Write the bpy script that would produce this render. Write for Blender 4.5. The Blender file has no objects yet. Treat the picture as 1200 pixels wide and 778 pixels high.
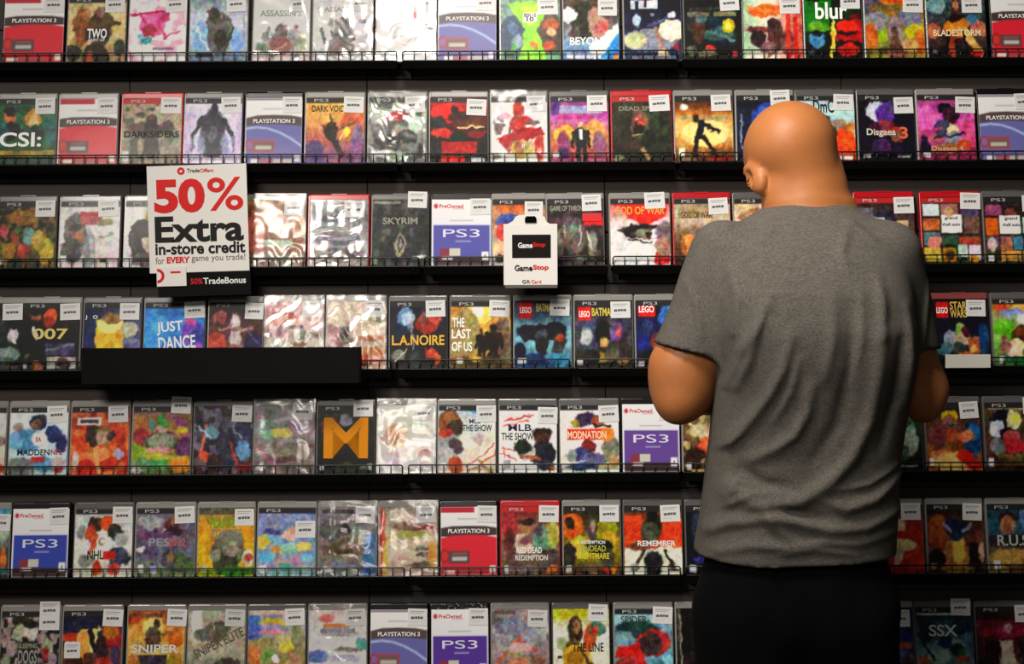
import bpy, bmesh, math, random
import numpy as np
from mathutils import Vector, Matrix
C = bpy.context.scene.collection
SC = bpy.context.scene
RAD = math.radians
rng = random.Random(7)

# ---------------------------------------------------------------- camera model (used to read positions off the photo)
CAM = Vector((0.0, -3.0, 1.30)); FPX = 1554.0; ROLL = RAD(0.27)
def px2world(px, py, y):
    """a photo pixel -> point on the vertical plane at depth y"""
    d = (y - CAM.y) / FPX
    u = px - 600.0; v = py - 389.0
    c, s = math.cos(ROLL), math.sin(ROLL)
    u2 = u*c - v*s; v2 = u*s + v*c
    return Vector((CAM.x + u2*d, y, CAM.z - v2*d))

# ---------------------------------------------------------------- materials
def srgb(h):
    if isinstance(h, str): h = [int(c, 16)*17 for c in h]
    return tuple(((x/255.0)/12.92 if x/255.0 <= .04045 else (((x/255.0)+.055)/1.055)**2.4) for x in h)
def mat(name, col, rough=.6, spec=.4, metal=0, coat=0, coat_rough=.1, noise=None, bump=None, alpha=None):
    m = bpy.data.materials.new(name); m.use_nodes = True
    nt = m.node_tree; b = nt.nodes['Principled BSDF']
    c = srgb(col); b.inputs['Base Color'].default_value = (*c, 1)
    b.inputs['Roughness'].default_value = rough; b.inputs['Metallic'].default_value = metal
    b.inputs['Specular IOR Level'].default_value = spec
    b.inputs['Coat Weight'].default_value = coat; b.inputs['Coat Roughness'].default_value = coat_rough
    if alpha is not None: b.inputs['Alpha'].default_value = alpha
    if noise or bump:
        tc = nt.nodes.new('ShaderNodeTexCoord')
        if noise:
            scale, amt = noise
            n = nt.nodes.new('ShaderNodeTexNoise'); n.inputs['Scale'].default_value = scale; n.inputs['Detail'].default_value = 4
            nt.links.new(tc.outputs['Object'], n.inputs['Vector'])
            mx = nt.nodes.new('ShaderNodeMix'); mx.data_type = 'RGBA'
            mx.inputs['A'].default_value = (*[x*(1-amt) for x in c], 1); mx.inputs['B'].default_value = (*[min(1, x*(1+amt)) for x in c], 1)
            nt.links.new(n.outputs['Fac'], mx.inputs['Factor']); nt.links.new(mx.outputs['Result'], b.inputs['Base Color'])
        if bump:
            scale, st, dist = bump
            n = nt.nodes.new('ShaderNodeTexNoise'); n.inputs['Scale'].default_value = scale; n.inputs['Detail'].default_value = 3
            nt.links.new(tc.outputs['Object'], n.inputs['Vector'])
            bp = nt.nodes.new('ShaderNodeBump'); bp.inputs['Strength'].default_value = st; bp.inputs['Distance'].default_value = dist
            nt.links.new(n.outputs['Fac'], bp.inputs['Height']); nt.links.new(bp.outputs['Normal'], b.inputs['Normal'])
    return m
M = {}
M['wall'] = mat('slatwall_dark_grey', (66,60,57), .8, .2, noise=(9,.12))
M['black'] = mat('black_powder_coat', (4,4,4), .85, .05)
M['matte_black'] = mat('matte_black_board', (15,14,13), .8, .12, noise=(6,.2))
M['wire'] = mat('black_coated_wire', (16,16,16), .35, .5)
M['floor'] = mat('dark_carpet', (58,54,52), .95, .1, noise=(60,.3), bump=(300,.5,.004))
M['white'] = mat('white_card', (232,229,224), .55, .3)
M['cream_strip'] = mat('shelf_strip_paper', (214,212,202), .5, .3)
M['shade_grey'] = mat('grey_card_edge', (96,92,88), .6, .3)
M['sticker_red'] = mat('red_tab', (214,24,32), .5, .3)
def shell_mat(name, col, rough=.28): return mat(name, col, rough, .5, coat=.3, coat_rough=.15, noise=(25,.08))
M['shell_G'] = shell_mat('clear_grey_plastic', (140,138,134))
M['shell_D'] = shell_mat('smoky_grey_plastic', (92,90,90))
M['shell_R'] = shell_mat('red_plastic', (186,18,28))
M['shell_K'] = shell_mat('black_plastic', (14,13,14))
M['shell_T'] = shell_mat('dull_red_plastic', (140,66,66))
def ink(h, rough=.45):
    k = 'ink_' + (h if isinstance(h, str) else '%d_%d_%d' % tuple(h))
    if k not in M: M[k] = mat(k, h, rough, .15)
    return M[k]
def print_mat(name, coat=.12):
    m = bpy.data.materials.new(name); m.use_nodes = True; nt = m.node_tree; b = nt.nodes['Principled BSDF']
    a = nt.nodes.new('ShaderNodeAttribute'); a.attribute_name = 'print'
    nt.links.new(a.outputs['Color'], b.inputs['Base Color'])
    b.inputs['Roughness'].default_value = .5; b.inputs['Specular IOR Level'].default_value = .2
    b.inputs['Coat Weight'].default_value = coat; b.inputs['Coat Roughness'].default_value = .16
    tc = nt.nodes.new('ShaderNodeTexCoord'); n = nt.nodes.new('ShaderNodeTexNoise'); n.inputs['Scale'].default_value = 14
    nt.links.new(tc.outputs['Object'], n.inputs['Vector'])
    bp = nt.nodes.new('ShaderNodeBump'); bp.inputs['Strength'].default_value = .12; bp.inputs['Distance'].default_value = .004
    nt.links.new(n.outputs['Fac'], bp.inputs['Height']); nt.links.new(bp.outputs['Normal'], b.inputs['Coat Normal'])
    return m
M['print'] = print_mat('printed_cover'); M['label_print'] = print_mat('printed_label', .1)
def film_mat(name, fac):
    m = bpy.data.materials.new(name); m.use_nodes = True; nt = m.node_tree
    for n in list(nt.nodes): nt.nodes.remove(n)
    out = nt.nodes.new('ShaderNodeOutputMaterial'); mix = nt.nodes.new('ShaderNodeMixShader')
    tr = nt.nodes.new('ShaderNodeBsdfTransparent'); gl = nt.nodes.new('ShaderNodeBsdfGlossy')
    tr.inputs['Color'].default_value = (.96,.96,.96,1)
    gl.inputs['Color'].default_value = (1,.98,.95,1); gl.inputs['Roughness'].default_value = .14
    mix.inputs['Fac'].default_value = fac
    nt.links.new(tr.outputs[0], mix.inputs[1]); nt.links.new(gl.outputs[0], mix.inputs[2]); nt.links.new(mix.outputs[0], out.inputs[0])
    return m

# ---------------------------------------------------------------- object helpers
def link(o, parent=None):
    C.objects.link(o)
    if parent is not None: o.parent = parent
    return o
def obj(name, me, m=None, parent=None, loc=None):
    if isinstance(me, bmesh.types.BMesh):
        d = bpy.data.meshes.new(name); me.to_mesh(d); me.free(); me = d
    if m is not None and len(me.materials) == 0: me.materials.append(m)
    o = bpy.data.objects.new(name, me); link(o, parent)
    if loc: o.location = loc
    return o
def empty(name, loc=(0,0,0), rot=(0,0,0)):
    o = bpy.data.objects.new(name, None); o.empty_display_size = .05; link(o); o.location = loc; o.rotation_euler = rot; return o
def tag(o, label=None, cat=None, group=None, kind=None):
    for k, v in (('label',label),('category',cat),('group',group),('kind',kind)):
        if v: o[k] = v
    return o
def box(bm, x0, x1, y0, y1, z0, z1, bevel=0, seg=2, mtx=None):
    vs = [bm.verts.new((x,y,z)) for x in (x0,x1) for y in (y0,y1) for z in (z0,z1)]
    f = [(0,1,3,2),(4,6,7,5),(0,4,5,1),(2,3,7,6),(0,2,6,4),(1,5,7,3)]
    fs = [bm.faces.new([vs[i] for i in q]) for q in f]
    if bevel:
        es = list({e for q in fs for e in q.edges})
        bmesh.ops.bevel(bm, geom=es, offset=bevel, segments=seg, affect='EDGES', profile=.5)
    return bm
def boxmesh(*a, **k):
    bm = bmesh.new(); box(bm, *a, **k); bmesh.ops.recalc_face_normals(bm, faces=bm.faces); return bm
def tube(bm, pts, r, n=8, closed=False):
    pts = [Vector(p) for p in pts]; rings = []
    for i, p in enumerate(pts):
        if closed: t = pts[(i+1) % len(pts)] - pts[i-1]
        else: t = pts[min(i+1, len(pts)-1)] - pts[max(i-1, 0)]
        t.normalize()
        a = Vector((0,0,1)) if abs(t.z) < .9 else Vector((0,1,0))
        u = t.cross(a).normalized(); w = t.cross(u)
        rr = r[i] if isinstance(r, (list, tuple)) else r
        rings.append([bm.verts.new(p + rr*(math.cos(2*math.pi*k/n)*u + math.sin(2*math.pi*k/n)*w)) for k in range(n)])
    for i in range(len(rings) if closed else len(rings)-1):
        a, b = rings[i], rings[(i+1) % len(rings)]
        for k in range(n): bm.faces.new((a[k], a[(k+1)%n], b[(k+1)%n], b[k]))
    if not closed:
        bm.faces.new(rings[0][::-1]); bm.faces.new(rings[-1])
    return bm
def smooth(me):
    me.polygons.foreach_set('use_smooth', [True]*len(me.polygons)); return me

# ---------------------------------------------------------------- lettering
_T = {}
def text_data(s, bold=0.0):
    k = (s, bold)
    if k in _T: return _T[k]
    cu = bpy.data.curves.new('lettering', 'FONT'); cu.body = s; cu.size = 1; cu.offset = bold; cu.resolution_u = 4
    o = bpy.data.objects.new('lettering', cu); C.objects.link(o)
    dg = bpy.context.evaluated_depsgraph_get()
    me = bpy.data.meshes.new_from_object(o.evaluated_get(dg))
    n = len(me.vertices); co = np.zeros(n*3); me.vertices.foreach_get('co', co); co = co.reshape(-1,3)
    polys = [tuple(p.vertices) for p in me.polygons]
    bpy.data.objects.remove(o); bpy.data.curves.remove(cu); bpy.data.meshes.remove(me)
    lo, hi = co.min(0), co.max(0)
    co = (co - (lo+hi)/2); co[:,2] = 0
    _T[k] = (co, polys, (hi-lo)[0], (hi-lo)[1]); return _T[k]
def lettering(name, s, m, parent, cx, cz, y, w, h=None, bold=.015, rot=0, shear=0):
    """flat printed lettering in the parent's XZ plane facing -Y, fitted to width w (and height h)"""
    co, polys, tw, th = text_data(s, bold)
    sx = w/tw; sz = h/th if h else sx
    X = co[:,0]*sx + shear*co[:,1]*sz; Z = co[:,1]*sz
    c, d = math.cos(RAD(rot)), math.sin(RAD(rot))
    P = np.stack([cx + X*c - Z*d, np.full(len(X), y), cz + X*d + Z*c], 1)
    me = bpy.data.meshes.new(name); me.from_pydata(P.tolist(), [], polys); me.materials.append(m)
    return obj(name, me, None, parent)

# ---------------------------------------------------------------- painting printed matter into a colour grid
def vnoise(H, W, n, seed):
    r = np.random.RandomState(seed); g = r.rand(n+2, n+2)
    y = np.linspace(0, n, H); x = np.linspace(0, n, W)
    yi = y.astype(int); xi = x.astype(int); fy = (y-yi); fx = (x-xi)
    fy = (fy*fy*(3-2*fy))[:,None]; fx = (fx*fx*(3-2*fx))[None,:]
    a = g[yi][:,xi]; b = g[yi][:,xi+1]; c = g[yi+1][:,xi]; d = g[yi+1][:,xi+1]
    return (a*(1-fx)+b*fx)*(1-fy) + (c*(1-fx)+d*fx)*fy
def col(h): return np.array([int(c, 16)*17 for c in h], float)
def sst(x, a, b):
    t = np.clip((x-a)/(b-a+1e-9), 0, 1); return t*t*(3-2*t)
class Art:
    def __init__(s, W=64, H=74, asp=1.18, soft=.022):
        s.W, s.H, s.asp, s.soft = W, H, asp, soft
        s.u, s.v = np.meshgrid(np.linspace(0,1,W), np.linspace(0,1,H)); s.u0, s.v0 = s.u, s.v
        s.a = np.full((H,W,3), 128.0)
    def mix(s, m, c): s.a += (np.asarray(c, float)-s.a)*m[...,None]
    def line(s, x0, y0, x1, y1, w, c):
        dx, dy = x1-x0, (y1-y0)*s.asp; L = dx*dx+dy*dy+1e-9
        px, py = s.u-x0, (s.v-y0)*s.asp
        t = np.clip((px*dx+py*dy)/L, 0, 1)
        d = np.hypot(px-t*dx, py-t*dy); s.mix(1-sst(d, w/2-s.soft*.7, w/2+s.soft*.7), c)
    def ell(s, cx, cy, rx, ry, c, hard=1.0):
        d = np.sqrt(((s.u-cx)/rx)**2+((s.v-cy)/ry)**2); k = s.soft/min(rx, ry*s.asp)*hard
        s.mix(1-sst(d, 1-k, 1+k), c)
    def rect(s, x0, y0, x1, y1, c):
        k = s.soft*.5
        m = sst(s.u, x0-k, x0+k)*(1-sst(s.u, x1-k, x1+k))*sst(s.v, y0-k, y0+k)*(1-sst(s.v, y1-k, y1+k))
        s.mix(m, c)
    def poly(s, pts, c):
        pts = np.array(pts); n = len(pts); inside = np.zeros(s.u.shape, bool); dist = np.full(s.u.shape, 9.0)
        for i in range(n):
            (x0,y0),(x1,y1) = pts[i], pts[(i+1)%n]
            cond = ((y0 > s.v) != (y1 > s.v)) & (s.u < (x1-x0)*(s.v-y0)/(y1-y0+1e-12)+x0)
            inside ^= cond
            dx, dy = x1-x0, y1-y0; t = np.clip(((s.u-x0)*dx+(s.v-y0)*dy)/(dx*dx+dy*dy+1e-9), 0, 1)
            dist = np.minimum(dist, np.hypot(s.u-x0-t*dx, s.v-y0-t*dy))
        sd = np.where(inside, -dist, dist); s.mix(1-sst(sd, -s.soft*.7, s.soft*.7), c)
    def grad(s, cols, axis):
        t = s.v if axis == 'v' else s.u; n = len(cols)
        if n == 1: s.a[:] = cols[0]; return
        xs = np.linspace(0,1,n)
        for k in range(3): s.a[...,k] = np.interp(t, xs, [c[k] for c in cols])
    def contrast(s, k):
        s.a = 255*(np.clip(118+(s.a-118)*k, 0, 255)/255)**1.22; g = s.a.mean(-1, keepdims=True); s.a = np.clip(g+(s.a-g)*.97, 4, 236)
    def fig(s, cx, top, bot, body, head):
        h = bot-top; w = h*.5
        s.ell(cx, top+.08*h, .055*h*1.2, .075*h, col(head))
        s.poly([(cx-.17*h,top+.2*h),(cx-.06*h,top+.15*h),(cx+.06*h,top+.15*h),(cx+.17*h,top+.2*h),(cx+.12*h,top+.55*h),(cx-.12*h,top+.55*h)], col(body))
        s.line(cx-.16*h, top+.22*h, cx-.2*h, top+.52*h, .08*h, col(body)); s.line(cx+.16*h, top+.22*h, cx+.2*h, top+.52*h, .08*h, col(body))
        s.line(cx-.06*h, top+.5*h, cx-.09*h, bot, .11*h, col(body)); s.line(cx+.06*h, top+.5*h, cx+.09*h, bot, .11*h, col(body))
    def warp(s, seed, amt):
        n = lambda k: sum(vnoise(s.H, s.W, f, seed+k+f)*w for f, w in ((5,.36),(11,.34),(23,.3)))-.5
        s.u = s.u0+n(31)*amt*2; s.v = s.v0+n(57)*amt*2
    def run(s, ops):
        for op in ops.split('|'):
            t = op.split()
            if not t: continue
            k = t[0]; F = lambda i: float(t[i])
            if k in 'gh': s.grad([col(c) for c in t[1:]], 'v' if k == 'g' else 'u')
            elif k == 'e': s.ell(F(1),F(2),F(3),F(4),col(t[5]))
            elif k == 'r':
                w = s.u, s.v; s.u, s.v = s.u0*.75+w[0]*.25, s.v0*.75+w[1]*.25; s.rect(F(1),F(2),F(3),F(4),col(t[5])); s.u, s.v = w
            elif k == 'l': s.line(F(1),F(2),F(3),F(4),F(5),col(t[6]))
            elif k == 'p':
                q = [float(x) for x in t[2:]]; s.poly(list(zip(q[::2], q[1::2])), col(t[1]))
            elif k == 'n':
                n = vnoise(s.H, s.W, int(t[3])*2, int(t[4])); s.mix(sst(n, 1-F(2)-.12, 1-F(2)+.12)*.85, col(t[1]))
            elif k == 'f': s.fig(F(1),F(2),F(3),t[4],t[5])
        return s
    def texture(s, seed, amt=26):
        """fine irregular print detail so flat shapes read like artwork"""
        n = sum(vnoise(s.H, s.W, k, seed+k)*w for k, w in ((8,.3),(17,.35),(34,.5)))-.575
        rg = sum((.25-np.abs(vnoise(s.H, s.W, k, seed+k+300)-.5))*w for k, w in ((6,.6),(12,.7),(21,.6)))
        n = n*.9+(rg-.22)*.75
        r = s.a/255; k = .35+2.6*r.mean(-1, keepdims=True)*(1-r.mean(-1, keepdims=True))
        s.a += n[...,None]*amt*2*k
        c = np.stack([vnoise(s.H, s.W, 12, seed+100+i) for i in range(3)], -1)-.5
        s.a += c*amt*.7*k; s.u, s.v = s.u0, s.v0; return s
    def mesh(s, name, w, h, y=0.0, x0=None, z0=0.0, m=None):
        x0 = -w/2 if x0 is None else x0
        a = np.clip(s.a, 3, 252)/255; lin = np.where(a <= .04045, a/12.92, ((a+.055)/1.055)**2.4)
        P = np.stack([x0+s.u*w, np.full(s.u.shape, y), z0+(1-s.v)*h], -1).reshape(-1,3)
        W, H = s.W, s.H; i = np.arange(W*H).reshape(H,W)
        q = np.stack([i[1:,:-1], i[1:,1:], i[:-1,1:], i[:-1,:-1]], -1).reshape(-1,4)
        me = bpy.data.meshes.new(name)
        me.vertices.add(W*H); me.vertices.foreach_set('co', P.ravel())
        me.loops.add(q.size); me.loops.foreach_set('vertex_index', q.ravel())
        me.polygons.add(len(q)); me.polygons.foreach_set('loop_start', np.arange(len(q))*4)
        me.update(calc_edges=True); me.validate()
        at = me.color_attributes.new('print', 'FLOAT_COLOR', 'POINT')
        at.data.foreach_set('color', np.concatenate([lin.reshape(-1,3), np.ones((W*H,1))], 1).ravel())
        me.materials.append(m or M['print']); return me
# ---------------------------------------------------------------- the printed covers
# (x0, x1, shell, look, painted shapes, lettering, extras); shapes in cover coordinates, u right, v down
ROWS = {}
ROWS[1] = [
 (2,76,'P','red and white pre-owned sleeve before the tan soldiers case','',[],{}),
 (77,148,'G','tan case with two soldiers and white block lettering',
  'g ba8 dc9 cb8 986|e .24 .45 .16 .3 963|e .29 .28 .09 .08 b85|e .57 .45 .2 .3 653|e .57 .22 .09 .08 976|l .7 .38 .88 .4 .06 763|l .1 .5 .4 .46 .06 852|e .1 .85 .14 .14 443|e .9 .78 .1 .12 443|e .5 .9 .22 .2 432|e .38 .95 .08 .1 b62|r .3 .5 .72 .66 433',
  [('TWO',.51,.56,.34,'fff',.15),('ARMY OF',.5,.66,.3,'ddd',.04)],{'strip':1}),
 (149,219,'G','white case splashed with pink and magenta brush strokes',
  'g dde eef ddd|n fab .35 5 3|e .4 .42 .22 .2 e7a|l .06 .28 .55 .22 .05 b36|l .2 .3 .36 .5 .05 c48|e .36 .52 .14 .1 b46|e .62 .3 .1 .1 c58|l .5 .4 .62 .62 .06 d58|l .6 .62 .9 .55 .03 d69|e .83 .42 .07 .06 fbc|e .3 .68 .1 .06 5aa|e .2 .6 .06 .05 8bc|l .35 .72 .42 .6 .02 356|r .42 .78 .8 .82 889',
  [],{'strip':0}),
 (221,291,'G','pale blue case with a hunched grey figure',
  'g 899 ccd bcd 789|e .5 .55 .24 .34 777|e .42 .3 .1 .12 554|l .3 .24 .5 .36 .05 665|l .55 .3 .75 .55 .08 888|e .55 .65 .12 .16 443|l .75 .5 .6 .9 .05 554|e .18 .6 .14 .25 9bd|e .82 .7 .1 .2 9be|l .1 .45 .3 .8 .03 def|r .1 .86 .4 .94 445|l .95 .2 .95 .9 .03 aab',
  [],{'strip':0}),
 (295,364,'G','white case with a row of pale grey robed figures',
  'g eee eee dcc|f .28 .45 1 aaa 999|f .75 .42 1 aaa 988|e .5 .55 .12 .12 766|e .48 .75 .2 .16 a77|e .15 .8 .12 .12 9a9|e .85 .75 .1 .2 bba|l .3 .95 .6 .72 .04 ca9',
  [("ASSASSIN'S",.48,.26,.74,'9a9',.1)],{'wrap':.5}),
 (365,437,'G','pale grey case with a dark crouching warrior sketch',
  'g ddd ddd ccc|e .5 .6 .2 .16 777|e .34 .42 .08 .08 999|e .55 .45 .13 .13 666|e .4 .8 .16 .16 988|l .14 .5 .2 .72 .05 777|e .6 .82 .1 .1 766|r .78 .36 .9 .42 99b|l .3 .56 .7 .66 .05 555',
  [("ASSASSIN'S",.5,.2,.64,'999',.08)],{'wrap':.5}),
 (440,511,'G','whitest case with faint red marks and line drawing',
  'g eee fef eee|r .2 .24 .3 .36 e89|r .6 .24 .82 .36 e78|l .25 .3 .3 .6 .02 bbb|l .3 .62 .8 .6 .02 aaa|l .05 .65 .5 .76 .015 aaa|l .8 .45 .95 .5 .04 aaa|e .8 .65 .16 .08 fba|l .5 .7 .7 .6 .02 999|l .6 .8 .9 .74 .015 bbb',
  [],{'wrap':.55}),
 (512,583,'B','lavender arc pre-owned sleeve beside the green monster case','',[],{}),
 (585,658,'G','green crossed case with cartoon shapes on both sides',
  'g 899 8a9 7a8|e .2 .6 .24 .32 357|e .85 .6 .24 .32 654|p 9d2 .12 .1 .88 .1 .62 .55 .8 1 .3 1 .42 .55|p bd3 .3 .16 .7 .16 .55 .5 .45 .5|e .2 .5 .1 .1 68a|e .28 .72 .1 .12 9ab|e .84 .45 .13 .08 b63|e .84 .56 .08 .07 db9|e .8 .76 .1 .08 c63|e .56 .76 .06 .06 d82|e .22 .8 .06 .06 3a5|e .15 .9 .1 .06 465|r .38 .27 .62 .42 eee',
  [('BEN 10',.5,.31,.2,'233',.06),('10',.5,.37,.12,'222',.07)],{'strip':0,'st':(.8,.18)}),
 (659,727,'G','case with a pale face above bright blue lettering area',
  'g 654 765 9ab 58b|e .35 .4 .22 .3 443|e .62 .42 .18 .24 b98|e .7 .5 .14 .1 c77|e .1 .3 .14 .12 dde|e .85 .2 .2 .2 766|p dff 1 .45 .45 .8 .55 1 .8 1 1 .7|p 49d 1 .6 .62 1 1 1|e .2 .6 .1 .1 655|e .93 .95 .05 .04 d92|r .05 .9 .6 .98 ccd',
  [('BEYOND',.47,.71,.72,'fff',.12)],{'st':(.8,.2)}),
 (730,800,'G','navy case with a white-winged aircraft shape over clouds',
  'g 112 224 346 346|e .45 .7 .5 .18 99a|e .2 .7 .2 .12 cca|e .85 .55 .25 .16 ddc|l .1 .52 .6 .5 .04 445|l .45 .48 .85 .32 .06 668|e .22 .4 .08 .1 bcd|e .84 .3 .06 .06 ddd|l .55 .52 .7 .9 .08 a87|e .68 .92 .1 .08 eda|e .5 .28 .05 .05 99a|e .5 .2 .12 .08 234|e .92 .8 .05 .04 a34|r .1 .94 .9 1 778|r .12 .08 .6 .22 ccd|r .2 .1 .26 .24 224|r .36 .06 .4 .2 224',
  [],{'strip':0,'st':None}),
 (801,870,'G','black two-panel case with a yellow blossom shape',
  'g 222 221 221|r .42 .2 .9 .8 134|e .2 .4 .18 .2 444|e .24 .55 .12 .2 643|e .3 .36 .1 .08 577|e .6 .62 .28 .1 466|l .4 .56 .9 .72 .05 688|e .78 .5 .11 .11 cb3|e .78 .5 .05 .05 ee6|e .46 .86 .1 .06 d43|e .4 .92 .2 .05 887|e .12 .88 .08 .08 776|e .88 .92 .07 .06 b45|r .05 .27 .45 .34 776|r .52 .27 .92 .34 886|r .1 .2 .9 .25 444',
  [],{'strip':1,'st':(.82,.13)}),
 (870,942,'G','cream and red case with figures under an orange banner',
  'h aca edc c65|e .4 .25 .3 .1 d73|l .1 .2 .7 .3 .06 e95|e .35 .55 .3 .05 955|e .25 .7 .14 .14 433|e .55 .65 .14 .25 644|e .5 .45 .08 .08 533|e .75 .75 .12 .2 855|r .72 .3 .8 1 c43|r .85 .35 .92 1 c32|e .15 .56 .07 .04 744|e .4 .85 .14 .12 977|r .05 .9 .4 .98 ddc',
  [],{'strip':0,'st':(.8,.18)}),
 (942,1012,'G','dark green and red case with racing cars',
  'g 020 042 131 111|p 182 0 .1 .5 .1 .4 .5 0 .6|p b20 1 .38 .55 .45 .5 .7 1 .75|e .75 .52 .2 .1 e42|e .72 .6 .2 .03 310|e .24 .52 .2 .08 7a3|e .2 .7 .14 .14 59b|e .22 .6 .1 .04 223|e .75 .85 .2 .1 c32|l .48 .45 .46 1 .05 ec3|l .5 .4 .5 .9 .02 ff9|e .1 .9 .08 .06 566|e .9 .35 .1 .05 721',
  [('blur',.47,.26,.56,'fff',.26)],{'strip':0}),
 (1013,1085,'G','yellow and olive case with a grey helmet shape',
  'g b93 a83 996 883|e .12 .2 .2 .14 667|e .5 .05 .3 .1 d62|e .2 .42 .22 .14 999|e .75 .38 .22 .14 889|e .85 .6 .16 .14 bb2|e .22 .65 .2 .1 ab2|e .1 .65 .12 .2 c73|e .95 .75 .12 .2 c73|e .5 .58 .15 .24 988|e .5 .6 .07 .07 655|e .5 .85 .12 .2 754|e .75 .8 .14 .1 ca7|e .3 .86 .14 .06 764|l .3 .9 .7 .95 .05 a66|r .08 .18 .6 .27 874',
  [],{'strip':0,'st':(.82,.17)}),
 (1086,1157,'G','stormy teal case with a woman in flames and pale title',
  'g 466 455 644 222|e .15 .2 .16 .12 8aa|e .78 .42 .12 .1 589|e .5 .25 .1 .16 533|e .5 .18 .06 .07 b86|e .5 .52 .22 .18 c83|e .5 .38 .14 .06 311|p ca6 .5 .5 .7 .55 .95 .9 .9 .98 .55 .65|p a53 .4 .6 .3 .98 .45 .98 .52 .6|e .1 .6 .14 .12 b75|e .9 .55 .14 .12 b76|l .6 .6 .68 .95 .05 210|l .36 .6 .3 .95 .05 211|e .82 .92 .1 .04 b33|r .06 .85 .16 .92 888',
  [('BLADESTORM',.5,.61,.82,'eda',.1)],{'strip':0,'st':(.78,.18)}),
 (1161,1231,'P','red and white pre-owned sleeve after the stormy teal case','',[],{}),
]
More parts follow.
